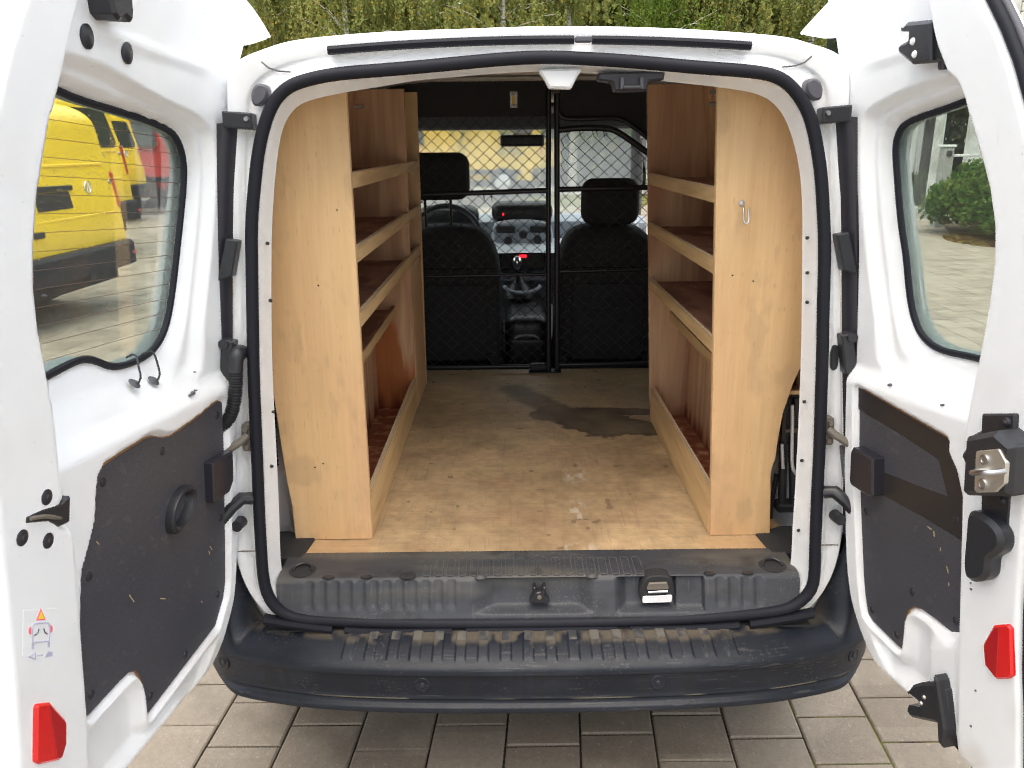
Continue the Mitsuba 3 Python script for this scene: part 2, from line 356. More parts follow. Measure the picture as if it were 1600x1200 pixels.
leafmat('m_yew', (0.050, 0.105, 0.020), (0.095, 0.17, 0.035), (0.15, 0.19, 0.05))
leafmat('m_litter', (0.12, 0.06, 0.03), (0.16, 0.12, 0.04), (0.30, 0.22, 0.06))
def f_bark(p, n, uv): 
    d = fbm(p.x * 4, p.y * 4, p.z * 22, 3); return mix((0.55, 0.53, 0.49), (0.07, 0.06, 0.05), smoothstep(0.55, 0.66, d))
mat('m_bark', proc(f_bark), 0.8)
mat('m_soil', (0.06, 0.045, 0.03), 0.95)
def f_post(p, n, uv):
    d = fbm(p.x * 6, p.y * 6, p.z * 3, 3); return mix((0.60, 0.60, 0.57), (0.42, 0.42, 0.38), smoothstep(0.4, 0.75, d))
mat('m_post', proc(f_post), 0.6)
mat('m_concrete', (0.30, 0.30, 0.27), 0.8)
mat('m_siding', (0.62, 0.62, 0.56), 0.6); mat('m_ochre', (0.45, 0.27, 0.12), 0.7)
# ---------------------------------------------------------------- the van: rear frame of the body
van = thing('delivery_van', 'white delivery van with both rear doors open on a plywood lined load bay', 'van')
def RPt(x, z, o=0.0):
    x, z, o = np.broadcast_arrays(np.asarray(x, float), np.asarray(z, float), np.asarray(o, float))
    return np.stack([x, 0.02 + 0.068 * (z - 0.65) + o, z], -1)
SEAL = [[-0.023, 1.672], [-0.156, 1.663], [-0.29, 1.653], [-0.39, 1.645], [-0.441, 1.635], [-0.472, 1.623], [-0.497, 1.601], [-0.514, 1.573], [-0.529, 1.534], [-0.541, 1.488], [-0.552, 1.43], [-0.561, 1.371], [-0.567, 1.296], [-0.574, 1.191], [-0.581, 1.082], [-0.584, 1.021], [-0.589, 0.897], [-0.594, 0.78], [-0.597, 0.68], [-0.596, 0.607], [-0.585, 0.566], [-0.562, 0.538], [-0.524, 0.523], [-0.44, 0.516], [-0.313, 0.51], [-0.059, 0.506], [0.182, 0.508], [0.352, 0.514], [0.478, 0.523], [0.548, 0.535], [0.573, 0.55], [0.594, 0.576], [0.6, 0.619], [0.597, 0.681], [0.595, 0.73], [0.592, 0.81], [0.59, 0.888], [0.585, 1.002], [0.581, 1.09], [0.574, 1.214], [0.568, 1.32], [0.56, 1.388], [0.551, 1.451], [0.536, 1.517], [0.519, 1.566], [0.496, 1.601], [0.467, 1.627], [0.43, 1.64], [0.329, 1.65], [0.195, 1.662], [0.062, 1.671]]
INN = [[-0.047, 1.651], [-0.172, 1.643], [-0.235, 1.638], [-0.297, 1.629], [-0.366, 1.619], [-0.435, 1.606], [-0.471, 1.592], [-0.497, 1.563], [-0.515, 1.511], [-0.533, 1.41], [-0.545, 1.303], [-0.555, 1.172], [-0.56, 1.091], [-0.564, 0.981], [-0.567, 0.867], [-0.571, 0.75], [-0.575, 0.659], [-0.572, 0.59], [-0.55, 0.552], [-0.491, 0.527], [-0.058, 0.514], [0.375, 0.516], [0.53, 0.535], [0.564, 0.575], [0.569, 0.669], [0.568, 0.751], [0.566, 0.873], [0.561, 1.046], [0.555, 1.171], [0.546, 1.315], [0.532, 1.45], [0.508, 1.531], [0.484, 1.574], [0.454, 1.599], [0.402, 1.614], [0.264, 1.631], [0.14, 1.645], [0.052, 1.651]]
JAMB = [[0.0, 1.730], [-0.144, 1.727], [-0.266, 1.724], [-0.389, 1.717], [-0.480, 1.706], [-0.525, 1.693], [-0.566, 1.677], [-0.590, 1.652], [-0.598, 1.60], [-0.603, 1.52], [-0.608, 1.432], [-0.612, 1.309], [-0.624, 1.16], [-0.634, 1.049], [-0.647, 0.912], [-0.660, 0.76], [-0.662, 0.66], [-0.648, 0.591], [-0.615, 0.53], [-0.55, 0.485], [-0.4, 0.478], [0.0, 0.474], [0.4, 0.478], [0.55, 0.485], [0.615, 0.53], [0.648, 0.591], [0.662, 0.66], [0.660, 0.76], [0.647, 0.912], [0.634, 1.049], [0.624, 1.16], [0.612, 1.309], [0.612, 1.432], [0.608, 1.52], [0.605, 1.60], [0.597, 1.652], [0.570, 1.679], [0.525, 1.694], [0.49, 1.704], [0.419, 1.713], [0.296, 1.722], [0.161, 1.728]]
NR = 480
ANG = np.linspace(0, 2 * np.pi, NR, endpoint=False)
CTR = np.array([0.0, 1.08])
def polar(curve):
    c = spl(curve, 900, True) - CTR
    a = np.arctan2(c[:, 1], c[:, 0]) % (2 * np.pi); r = np.hypot(c[:, 0], c[:, 1])
    o = np.argsort(a); a, r = a[o], r[o]
    rr = np.interp(ANG, np.r_[a - 2 * np.pi, a, a + 2 * np.pi], np.r_[r, r, r])
    return CTR + rr[:, None] * np.stack([np.cos(ANG), np.sin(ANG)], 1)
def nrm(c):
    t = np.roll(c, -1, 0) - np.roll(c, 1, 0); t /= np.linalg.norm(t, axis=1, keepdims=True)
    return np.stack([t[:, 1], -t[:, 0]], 1)
cS, cI, cJ = polar(SEAL), polar(INN), polar(JAMB)
nS, nJ = nrm(cS), nrm(cJ)
def ring(c, o): return RPt(c[:, 0], c[:, 1], o)
side = np.abs(np.cos(ANG))
cIS = cI * 0.5 + (cS - nS * 0.012) * 0.5
mid = cS * 0.45 + cJ * 0.55
step = 0.010 * ss(0.45, 0.8, side)
rings = [ring(cI + (cI - CTR) * 0.06, 0.075), ring(cI, 0.055), ring(cI + 0.15 * (cS - cI), 0.048), ring(cIS, 0.030), ring(cS - nS * 0.013, 0.020), ring(cS - nS * 0.011, 0.006), ring(cS + nS * 0.011, 0.004),
         ring(cS + nS * 0.0135, 0.016), ring(mid - 0.004 * nJ, 0.018 + step), ring(mid, 0.017), ring(cJ - nJ * 0.012, 0.013), ring(cJ - nJ * 0.004, 0.014), ring(cJ, 0.020), ring(cJ + nJ * 0.0015, 0.032)]
put(van, 'rear_door_frame', loft(rings[::-1]), 'm_white', smooth=40)
# outer body skin: sides, roof and floor pan, with the cab's door windows and windscreen left open
yy = np.r_[0.0, 0.06, 0.14, 0.3, 0.6, 1.0, 1.4, 1.8, 1.95, 2.05, 2.2, 2.4, 2.55, 2.68, 2.78]
wide = np.array([0, .035, .065, .09, .105, .112, .115, .115, .115, .115, .113, .11, .105, .095, .085])
rr = []
for y, w in zip(yy, wide):
    c = cJ.copy()
    low = .22 + .78 * ss(1.62, 0.9, c[:, 1])
    c[:, 0] += np.sign(c[:, 0]) * w * ss(0.35, 0.6, np.abs(c[:, 0])) * low
    bot = c[:, 1] < 0.66
    c[bot, 1] -= 0.20 * ss(0.66, 0.50, c[bot, 1]) * min(1, y / 0.14)
    c[:, 1] += 0.050 * np.sin(np.pi * min(y, 2.78) / 2.78) * (c[:, 1] > 1.6)
    p = RPt(c[:, 0], c[:, 1], 0.032); p[:, 1] = p[:, 1] * (1 - min(1, y * 2)) + (0.06 + y) * min(1, y * 2) if y > 0 else p[:, 1]
    if 0 < y < 0.5: p[:, 1] = RPt(c[:, 0], c[:, 1], 0.032)[:, 1] + y
    rr.append(p)
sk = loft(rr[::-1])
cen = sk.triangles_center
win = (np.abs(cen[:, 0]) > 0.5) & (cen[:, 1] > 1.98) & (cen[:, 2] > 1.08) & (cen[:, 2] < 1.56)
put(van, 'body_shell', TM(sk.vertices, sk.faces[~win]), 'm_white', smooth=40)
sk2 = TM(sk.vertices * np.array([0.978, 1, 1]) - [0, 0, 0.02 * 1.0], sk.faces[~win])
c2 = sk2.triangles_center
put(van, 'inner_lining', TM(sk2.vertices, sk2.faces[(c2[:, 1] > 0.14) & (c2[:, 2] > 0.50)]), 'm_white_in', smooth=40)
# front end: bonnet, scuttle, firewall, A pillars, windscreen
fr_ = []
xs = np.linspace(-1, 1, 25)
for y, z, h in ((2.60, 0.98, 0.74), (3.0, 1.04, 0.74), (3.35, 1.06, 0.72), (3.7, 0.98, 0.69), (4.0, 0.86, 0.62), (4.08, 0.6, 0.6), (4.02, 0.3, 0.58)):
    fr_.append(np.stack([xs * h, np.full(25, y) - 0.12 * xs ** 2 * (y > 3.5), z - 0.05 * xs ** 4 - 0.02 * xs ** 2], 1))
put(van, 'bonnet', loft(np.array(fr_), wrap=False), 'm_white', smooth=40)
for s in (-1, 1):
    put(van, 'front_side_panel', prism(rpoly([(2.70, 0.3), (3.95, 0.3), (3.97, 0.8), (3.4, 1.0), (2.70, 1.05)], 0.05), 0, 0.03, 0.004, YZ(s * 0.70, s)), 'm_white')
    put(van, 'windscreen_pillar', tube([(s * 0.60, 2.70, 1.60), (s * 0.66, 3.1, 1.34), (s * 0.71, 3.45, 1.06)], [0.032, 0.036, 0.04], 10), 'm_trimgrey')
    put(van, 'quarter_pillar', tube([(s * 0.66, 2.80, 1.52), (s * 0.715, 2.84, 1.30), (s * 0.74, 2.86, 1.02)], 0.016, 8), 'm_trimgrey')
    g = [[(s * 0.60, 1.99, 1.54), (s * 0.62, 2.70, 1.53)], [(s * 0.715, 1.99, 1.07), (s * 0.72, 2.86, 1.07)]]
    put(van, 'side_window', loft(np.array(g), wrap=False), 'm_glass', smooth=False)
ws = []
for t in np.linspace(0, 1, 8):
    h = 0.575 + 0.115 * t
    ws.append(np.stack([xs * h, 2.72 + 0.74 * t + 0.07 * (1 - xs ** 2) * (0.3 + t), 1.605 - 0.545 * t + 0 * xs], 1))
put(van, 'windscreen', loft(np.array(ws), wrap=False), 'm_glass', smooth=True)
put(van, 'underbody', cbox(-0.62, 0.62, 0.06, 3.9, 0.27, 0.33, 0.01), 'm_blackmat')
for s in (-1, 1):
    for y in (0.60, 3.2):
        pr = [(0.17, -0.075), (0.27, -0.085), (0.30, -0.07), (0.31, -0.04), (0.31, 0.04), (0.30, 0.07), (0.27, 0.085), (0.17, 0.075), (0.17, -0.075)]
        w = put(van, 'wheel', lathe(pr, 36, Fr((s * 0.69, y, 0.31), (0, 1, 0), (0, 0, 1), (1, 0, 0))), 'm_tyre', smooth=50)
        put(w, 'rim', lathe([(0.0, 0.05 * s), (0.08, 0.06 * s), (0.172, 0.05 * s), (0.172, 0.0), (0, 0.0)], 24, Fr((s * 0.69, y, 0.31), (0, 1, 0), (0, 0, 1), (1, 0, 0))), 'm_silver')
# seal round the opening
th = np.linspace(0, 2 * np.pi, 14, endpoint=False)
sr = []
for k in range(14):
    a, b = np.cos(th[k]), np.sin(th[k])
    prof = 0.0122 * a; dep = -0.010 + 0.0135 * b * (1.0 if b < 0 else 0.9)
    sr.append(RPt(cS[:, 0] + nS[:, 0] * prof, cS[:, 1] + nS[:, 1] * prof, dep + 0.0035 * math.cos(0)))
put(van, 'door_seal', fixn(TM(np.array(sr).transpose(1, 0, 2).reshape(-1, 3), q2t(gridf(NR, 14, True, True)))), 'm_rubber', smooth=True)
# fixings and dimples along the flange
for x, z in ((-0.541, 1.215), (-0.552, 0.98), (0.549, 1.20), (0.558, 0.99), (-0.538, 1.33), (0.540, 1.33), (0.566, 0.70), (0.562, 0.86), (-0.565, 0.86), (0.545, 1.26)):
    put(van, 'clip_hole', lathe([(0, 0.0), (0.0035, 0.0), (0.0035, 0.004), (0, 0.0045)], 10, frame_at(RPt(x * 1.012, z, 0.028), (-np.sign(x) * 0.75, -0.65, 0))), 'm_black')
# roof trim bar in two lengths above the opening
def barmesh(x0, x1):
    x = np.linspace(x0, x1, 40)
    z = 1.7045 - 0.0735 * (x - 0.01) ** 2 * 1.25
    prof = [(-0.0075, 0.0), (-0.0065, -0.012), (0.001, -0.0155), (0.0065, -0.012), (0.0075, -0.004), (0.0075, 0.0)]
    R = [RPt(x, z + a * 1.05, 0.010 + b) for a, b in prof]
    m = loft(np.array(R).transpose(1, 0, 2)); e = len(prof)
    caps = []
    for base in (0, 39 * e): caps += [[base, base + k, base + k + 1] for k in range(1, e - 1)]
    return fixn(TM(m.vertices, np.vstack([m.faces, caps])))
put(van, 'roof_trim_bar', barmesh(-0.394, 0.070), 'm_rubber', smooth=30); put(van, 'roof_trim_bar', barmesh(0.104, 0.404), 'm_rubber', smooth=30)
put(van, 'roof_trim_joint', cbox(0.071, 0.103, 0.076, 0.0935, 1.6975, 1.7085, 0.003), 'm_greyplug')
# seam creases at the top corners
for s in (-1, 1):
    q = [(s * 0.525, 1.672), (s * 0.512, 1.661), (s * 0.495, 1.655), (s * 0.47, 1.653)]
    put(van, 'corner_seam', tube(RPt(np.array(q)[:, 0], np.array(q)[:, 1], 0.0155), 0.0016, 6), 'm_greyplug')
# oval grey buffers at the upper corners
for s in (-1, 1):
    q = spl([(s * 0.5415, 1.614), (s * 0.528, 1.630), (s * 0.513, 1.627), (s * 0.511, 1.61), (s * 0.524, 1.594), (s * 0.538, 1.592)], 30, True)
    put(van, 'rubber_buffer', prism(q, -0.016, 0.010, 0.004, Fr((0, 0.02 - 0.068 * 0.65, 0), (1, 0, 0), (0, 0.068, 1), (0, -1, 0))), 'm_greyplug')
RF = Fr((0, 0.02 - 0.068 * 0.65, 0), (1, 0, 0), (0, 0.068, 1), (0, -1, 0.068))
# hinges
for s in (-1, 1):
    for z0, z1 in ((1.548, 1.578),):
        h = put(van, 'upper_hinge', prism(rpoly([(s * 0.543, z0), (s * 0.543, z1), (s * 0.60, z1 + 0.004), (s * 0.60, z0 + 0.004)], 0.003), -0.018, 0.012, 0.003, RF), 'm_black')
        put(h, 'bolt', lathe([(0, 0.018), (0.004, 0.018), (0.006, 0.012)], 12, Fr(RF(s * 0.553, z0 + 0.018), RF.U, RF.V, RF.W)), 'm_steel')
    st = put(van, 'check_strap', prism(rpoly([(s * 0.600, 0.905), (s * 0.600, 0.965), (s * 0.617, 0.965), (s * 0.619, 0.945), (s * 0.619, 0.905)], 0.005), -0.016, 0.004, 0.002, RF), 'm_dirtysteel')
    put(st, 'arm', tube([RF(s * 0.604, 0.942, 0.008), RF(s * 0.618, 0.930, 0.016), RF(s * 0.640, 0.916, 0.024), RF(s * 0.66, 0.905, 0.03)], [0.007, 0.009, 0.009, 0.008], 8), 'm_dirtysteel')
    for v in (0.915, 0.953): put(st, 'bolt', lathe([(0, 0.010), (0.005, 0.010), (0.0065, 0.004)], 12, Fr(RF(s * 0.609, v), RF.U, RF.V, RF.W)), 'm_dirtysteel')
    lo = put(van, 'lower_hinge', cat(tube([RF(s * 0.607, 0.802, 0.006), RF(s * 0.625, 0.806, 0.016), RF(s * 0.645, 0.790, 0.03), RF(s * 0.665, 0.765, 0.04)], [0.0135, 0.014, 0.013, 0.012], 10), tube([RF(s * 0.636, 0.748, 0.0), RF(s * 0.637, 0.748, 0.03)], [0.013, 0.012], 12)), 'm_black')
    put(van, 'bump_stop', tube([RF(s * 0.634, 1.135, -0.01), RF(s * 0.634, 1.135, 0.022)], [0.012, 0.010], 12), 'm_black')
    # dark plastic of the lamp housing behind the door edge
    q = [(s * 0.616, 0.66), (s * 0.652, 0.66), (s * 0.70, 0.7), (s * 0.69, 1.0), (s * 0.665, 1.25), (s * 0.63, 1.46), (s * 0.588, 1.50)]
    c0 = spl([(s * 0.662, 0.70), (s * 0.645, 0.93), (s * 0.630, 1.08), (s * 0.613, 1.27), (s * 0.597, 1.42), (s * 0.578, 1.56)], 30)
    cl = [[RF(c[0] + s * dx, c[1], w) for dx, w in ((0.001, -0.015), (0.011, 0.002), (0.022, 0.010), (0.05, -0.004), (0.075, -0.06))] for c in c0]
    put(van, 'rear_lamp', loft(np.array(cl), wrap=False, flip=s > 0), 'm_pillar', smooth=40)
    for (za, zb, xa, xb) in ((1.27, 1.34, .606, .590), (1.06, 1.14, .627, .615), (0.83, 0.90, .650, .640)):
        put(van, 'lamp_bracket', prism(rpoly([(s * xa, za), (s * (xb - 0.002), zb), (s * (xb + 0.022), zb + 0.004), (s * (xa + 0.03), za - 0.01)], 0.003), -0.01, 0.016, 0.003, RF), 'm_black')
# ribbed wiring conduit on the left jamb, blanking plug on the right one
pth = spl([RF(-0.604, 1.115, 0.0), RF(-0.607, 1.115, 0.022), RF(-0.6085, 1.09, 0.030), RF(-0.611, 1.06, 0.030), RF(-0.618, 1.02, 0.030), RF(-0.632, 0.985, 0.03), RF(-0.652, 0.965, 0.03)], 160)
t = np.linspace(0, 1, 160); rad = np.where(t < 0.34, 0.0155 - 0.002 * ss(0.1, 0.34, t), 0.0125 + 0.0016 * np.sign(np.sin(t * 2 * np.pi * 34)))
put(van, 'wiring_conduit', tube(pth, rad, 16), 'm_black', smooth=40)
put(van, 'blanking_plug', prism(spl([(0.6065, 1.10), (0.6075, 1.075), (0.6115, 1.062), (0.6195, 1.065), (0.622, 1.09), (0.619, 1.112), (0.611, 1.115)], 32, True), -0.02, -0.010, 0.002, RF), 'm_black')
for s in (-1, 1):
    put(van, 'jamb_seam', tube(RPt(s * np.linspace(0.612, 0.655, 6), 0.672, 0.0135), 0.0014, 6), 'm_dirtysteel')
    put(van, 'jamb_bead', tube(spl([RPt(s * 0.625, 0.655, 0.0165), RPt(s * 0.626, 0.61, 0.0165), RPt(s * 0.620, 0.575, 0.0165), RPt(s * 0.60, 0.545, 0.0165)], 20), 0.0022, 6), 'm_white')

# ---------------------------------------------------------------- load sill trim
nx, nt = 620, 66
X = np.linspace(-1, 1, nx)
pp = np.array([(0.150, 0.6035), (0.135, 0.6045), (0.09, 0.605), (0.050, 0.605), (0.036, 0.603), (0.027, 0.596), (0.018, 0.575), (0.010, 0.55), (0.003, 0.532), (-0.002, 0.522), (0.0, 0.512), (0.012, 0.507)])
prof = np.c_[np.interp(np.linspace(0, 1, nt), np.linspace(0, 1, len(pp)), pp[:, 0]), np.interp(np.linspace(0, 1, nt), np.linspace(0, 1, len(pp)), pp[:, 1])]
TT = np.linspace(0, 1, nt)[None, :]
XX = X[:, None] * (0.576 - 0.012 * ss(0.45, 0.9, TT))
YY = np.broadcast_to(prof[:, 0], XX.shape).copy(); ZZ = np.broadcast_to(prof[:, 1], XX.shape).copy()
tl = prof[:, 0][None, :]                                   # y on the top face
top = (TT < 0.36)
# raised outlines of the ribs on the top face
bar = np.zeros_like(XX)
for c in np.arange(-0.247, 0.232, 0.0262):
    dxx = np.abs(XX - c); inr = ss(0.032, 0.040, YY) * ss(0.112, 0.104, YY)
    bar = np.maximum(bar, np.exp(-((dxx - 0.0085) / 0.0016) ** 2) * inr)
ZZ += 0.0028 * bar * (TT < 0.42)
zs = ss(0.40, 0.46, TT) * ss(0.72, 0.62, TT)
# vertical flutes on the sloping face
for c in list(np.arange(-0.505, -0.165, 0.0285)) + [0.40, 0.4285, 0.457, 0.4855]:
    g = np.exp(-np.clip((np.abs(XX - c) / 0.0095) ** 4, 0, 30))
    YY += 0.0038 * g * zs
# the pocket round the striker and the latch
def trap(x0, x1, x2, x3): return ss(x0, x1, XX) * ss(x3, x2, XX)
pk = np.maximum(trap(-0.150, -0.088, 0.082, 0.128), trap(0.165, 0.198, 0.30, 0.312))
pk2 = np.maximum(pk, trap(0.30, 0.305, 0.362, 0.366) * 0.6)
zp = ss(0.40, 0.44, TT) * ss(0.76, 0.70, TT)
YY += 0.026 * pk2 * zp; 
put(van, 'load_sill_trim', TM(np.stack([XX, YY, ZZ], -1).reshape(-1, 3), q2t(gridf(nx, nt))[:, ::-1]), 'm_sill', smooth=35)
for s, dx in ((-1, 0), (1, 0)):
    for xx in (0.379, 0.463):
        put(van, 'sill_slot', lathe([(0, 0.0012), (0.010, 0.0012), (0.0135, 0.0)], 20, Fr((s * xx, 0.037, 0.6055), (1, 0, 0), (0, 0.62, 0), (0, 0, 1))), 'm_black')
    q = put(van, 'lashing_ring', torus(Fr((s * 0.527, 0.066, 0.607), (1, 0, 0), (0, 0.9, 0.3), (0, -0.3, 0.9)), 0.021, 0.0032, -0.2, np.pi + 0.2), 'm_black')
    put(q, 'cup', lathe([(0, 0.001), (0.026, 0.001), (0.031, 0.0)], 24, Fr((s * 0.527, 0.067, 0.6053), (1, 0, 0), (0, 0.95, 0), (0, 0, 1))), 'm_blackmat')
for c in np.arange(-0.247, 0.232, 0.0262):
    q_ = rpoly([(c - .0085, .036), (c + .0085, .036), (c + .0085, .110), (c - .0085, .110)], .007, 4)
    put(van, 'sill_rib', tube(np.c_[q_, np.full(len(q_), .6066) - .0007 * (q_[:, 1] < .042)], .0008, 5, True), 'm_ribworn')
put(van, 'sill_hole', lathe([(0, 0.0012), (0.016, 0.0012), (0.019, 0.0)], 24, Fr((-0.288, 0.038, 0.6055), (1, 0, 0), (0, 0.75, 0), (0, 0, 1))), 'm_blackmat')
for x in (-0.127, 0.119): put(van, 'sill_stud', lathe([(0, 0.006), (0.006, 0.006), (0.010, 0.003), (0.013, 0.0)], 18, Fr((x, 0.033, 0.6030), (1, 0, 0), (0, 0.7, 0), (0, 0, 1))), 'm_sill')
# striker in the middle and the open latch well on the right with its pale backing
sk_ = put(van, 'sill_striker', prism(rpoly([(-0.021, 0.549), (0.026, 0.549), (0.016, 0.566), (0.016, 0.588), (0.010, 0.588), (0.007, 0.576), (-0.004, 0.576), (-0.006, 0.588), (-0.012, 0.588), (-0.012, 0.566)], 0.002), -0.034, -0.012, 0.003, XZ(0.0)), 'm_black')
put(sk_, 'bolt', lathe([(0, 0.0), (0.0045, 0.0), (0.006, -0.004)], 14, Fr((0.002, 0.010, 0.564), (1, 0, 0), (0, 0, 1), (0, -1, 0))), 'm_dirtysteel')
lw = put(van, 'latch_well', prism(spl([(0.226, 0.552), (0.226, 0.585), (0.238, 0.606), (0.262, 0.611), (0.286, 0.606), (0.297, 0.585), (0.297, 0.552), (0.262, 0.548)], 40, True), -0.05, -0.0175, 0.003, XZ(0.0)), 'm_blackmat')
put(lw, 'backing_plate', prism(rpoly([(0.229, 0.545), (0.229, 0.562), (0.294, 0.565), (0.294, 0.547)], 0.004), -0.016, -0.0135, 0.001, XZ(0.0)), 'm_white')
put(lw, 'striker_bar', tube([(0.240, 0.011, 0.574), (0.283, 0.011, 0.576)], 0.0032, 10), 'm_steel')
put(lw, 'striker_plate', prism(rpoly([(0.236, 0.578), (0.242, 0.596), (0.281, 0.597), (0.287, 0.579)], 0.003), -0.0165, -0.012, 0.002, XZ(0.0)), 'm_dirtysteel')

# ---------------------------------------------------------------- rear bumper
plan = spl([(0, -0.105), (0.18, -0.103), (0.36, -0.095), (0.5, -0.080), (0.60, -0.058), (0.68, -0.030), (0.735, 0.012), (0.772, 0.07), (0.788, 0.15), (0.793, 0.27), (0.793, 0.42)], 150)
plan = np.vstack([plan[::-1] * [-1, 1], plan[1:]])
tg = np.gradient(plan, axis=0); tg /= np.linalg.norm(tg, axis=1, keepdims=True); nn = np.stack([tg[:, 1], -tg[:, 0]], 1)
ax_ = np.abs(plan[:, 0]); NB = len(plan)
cor = ss(0.655, 0.755, ax_)                       # the corners sweep up beside the jambs
sec = []
# (inward distance, height) of the section from the inner top to the bottom, centre and corner
S0 = [(0.108, 0.470), (0.100, 0.492), (0.088, 0.497), (0.06, 0.492), (0.02, 0.477), (0.008, 0.470), (0.0, 0.460), (-0.0015, 0.450), (0.004, 0.444), (0.006, 0.43), (0.006, 0.40), (0.004, 0.389), (0.0075, 0.384), (0.006, 0.378), (-0.003, 0.370), (-0.004, 0.362), (0.004, 0.354), (0.05, 0.345), (0.10, 0.35)]
S1 = [(0.080, 0.60), (0.070, 0.676), (0.058, 0.682), (0.045, 0.65), (0.028, 0.57), (0.019, 0.51), (0.004, 0.478), (0.0, 0.464), (0.004, 0.456), (0.006, 0.44), (0.008, 0.405), (0.008, 0.392), (0.012, 0.387), (0.012, 0.381), (0.012, 0.374), (0.016, 0.366), (0.024, 0.358), (0.06, 0.348), (0.10, 0.35)]
S0, S1 = np.array(S0), np.array(S1)
def dens(S):
    t = np.arange(len(S)); q = PchipInterpolator(t, S)(np.linspace(0, len(S) - 1, 110)); return q
D0, D1 = dens(S0), dens(S1)
tt = np.linspace(0, 18, 110)
B = D0[None] * (1 - cor[:, None, None]) + D1[None] * cor[:, None, None]
inw, hz = B[..., 0].copy(), B[..., 1].copy()
px = plan[:, 0][:, None]
ribmask = ss(1.6, 2.0, tt)[None] * ss(4.6, 4.0, tt)[None] * (1 - cor)[:, None]
rib = np.zeros((NB, 110))
P_ = np.interp(np.arange(NB), np.arange(NB), plan[:, 0])
# resample finer along x so that the tread ribs have edges
fine = np.interp(np.linspace(0, NB - 1, 1300), np.arange(NB), np.arange(NB))
def rs(a): return np.stack([np.interp(fine, np.arange(NB), a[:, k]) for k in range(a.shape[1])], 1)
inw, hz, ribmask = rs(inw), rs(hz), rs(ribmask)
pl = rs(plan); n2 = rs(nn); n2 /= np.linalg.norm(n2, axis=1, keepdims=True)
RIBX = np.arange(-8.5, 9, 1) * 0.0485
rb = np.zeros(len(pl))
for c in RIBX: rb = np.maximum(rb, ss(0.0118, 0.0100, np.abs(pl[:, 0] - c)))
hz += 0.0026 * rb[:, None] * ribmask
bm = np.stack([pl[:, :1] - n2[:, :1] * inw, pl[:, 1:2] - n2[:, 1:2] * inw, hz], -1)
put(van, 'rear_bumper', TM(bm.reshape(-1, 3), q2t(gridf(1300, 110))), 'm_bumper', smooth=28)
bmp = van + '__rear_bumper'
for c in RIBX[1:-1]:
    i = int(np.argmin(np.abs(pl[:, 0] - c))); hf = 0.0094
    ii = [int(np.argmin(np.abs(pl[:, 0] - (c + d)))) for d in np.linspace(-hf, hf, 5)]
    jj = list(range(12, 19))
    g = bm[np.ix_(ii, jj)] + [0, -0.0002, 0.0006]
    put(bmp, 'worn_rib', TM(g.reshape(-1, 3), q2t(gridf(5, len(jj)))), 'm_worn', smooth=True)
for x, y in ((-0.250, None), (0.250, None), (-0.700, None), (0.700, None)):
    i = int(np.argmin(np.abs(pl[:, 0] - x) + 10 * (pl[:, 1] > 0.3)))
    z = 0.424 if abs(x) < 0.5 else 0.428
    j = int(np.argmin(np.abs(hz[i] - z) + (np.arange(110) < 40)))
    f = frame_at(bm[i, j], (n2[i, 0], n2[i, 1], 0.05))
    q = put(bmp, 'parking_sensor', lathe([(0, 0.0035), (0.0062, 0.0035), (0.0068, 0.002), (0.0085, 0.0015), (0.0155, 0.003), (0.0175, 0.0015), (0.018, -0.004)], 28, f), 'm_bumper')
    put(q, 'eye', lathe([(0, 0.0048), (0.0045, 0.0045), (0.0055, 0.0035)], 16, f), 'm_black')
# pads between seal and bumper
for x0, x1 in ((-0.60, -0.452), (-0.425, -0.190), (-0.160, 0.172), (0.200, 0.438), (0.462, 0.60)):
    xx = np.linspace(x0, x1, 24); sh = 0.034 * np.clip((np.abs(xx) - 0.3) / 0.3, 0, 1) ** 2
    pr = [(-0.006, 0.488), (-0.014, 0.486), (-0.016, 0.494), (-0.012, 0.502), (0.004, 0.503), (0.012, 0.495)]
    R = np.array([[(x, a, b + h) for a, b in pr] for x, h in zip(xx, sh)])
    m = loft(R); e = len(pr); caps = [[b_, b_ + k, b_ + k + 1] for b_ in (0, 23 * e) for k in range(1, e - 1)]
    put(van, 'bumper_pad', TM(m.vertices, np.vstack([m.faces, caps])), 'm_rubber')
put(van, 'bumper_backing', cbox(-0.60, 0.60, -0.004, 0.05, 0.44, 0.497, 0.002), 'm_blackmat')
# brackets hanging from the top of the opening
put(van, 'latch_cover', prism(rpoly([(0.000, 1.653), (0.012, 1.640), (0.024, 1.619), (0.066, 1.617), (0.078, 1.640), (0.088, 1.654)], 0.004), -0.13, -0.095, 0.004, XZ(0.0)), 'm_white')
tb = put(van, 'door_striker', prism(rpoly([(0.118, 1.646), (0.118, 1.632), (0.146, 1.628), (0.150, 1.612), (0.212, 1.612), (0.216, 1.630), (0.244, 1.632), (0.246, 1.648)], 0.003), -0.135, -0.10, 0.004, XZ(0.0)), 'm_pillar')
put(tb, 'pin', tube([(0.163, 0.092, 1.636), (0.163, 0.092, 1.616)], 0.004, 8), 'm_greyplug'); put(tb, 'pin', tube([(0.200, 0.092, 1.636), (0.200, 0.092, 1.616)], 0.004, 8), 'm_greyplug')
put(tb, 'roller', tube([(0.165, 0.090, 1.618), (0.198, 0.090, 1.618)], 0.005, 10), 'm_black')
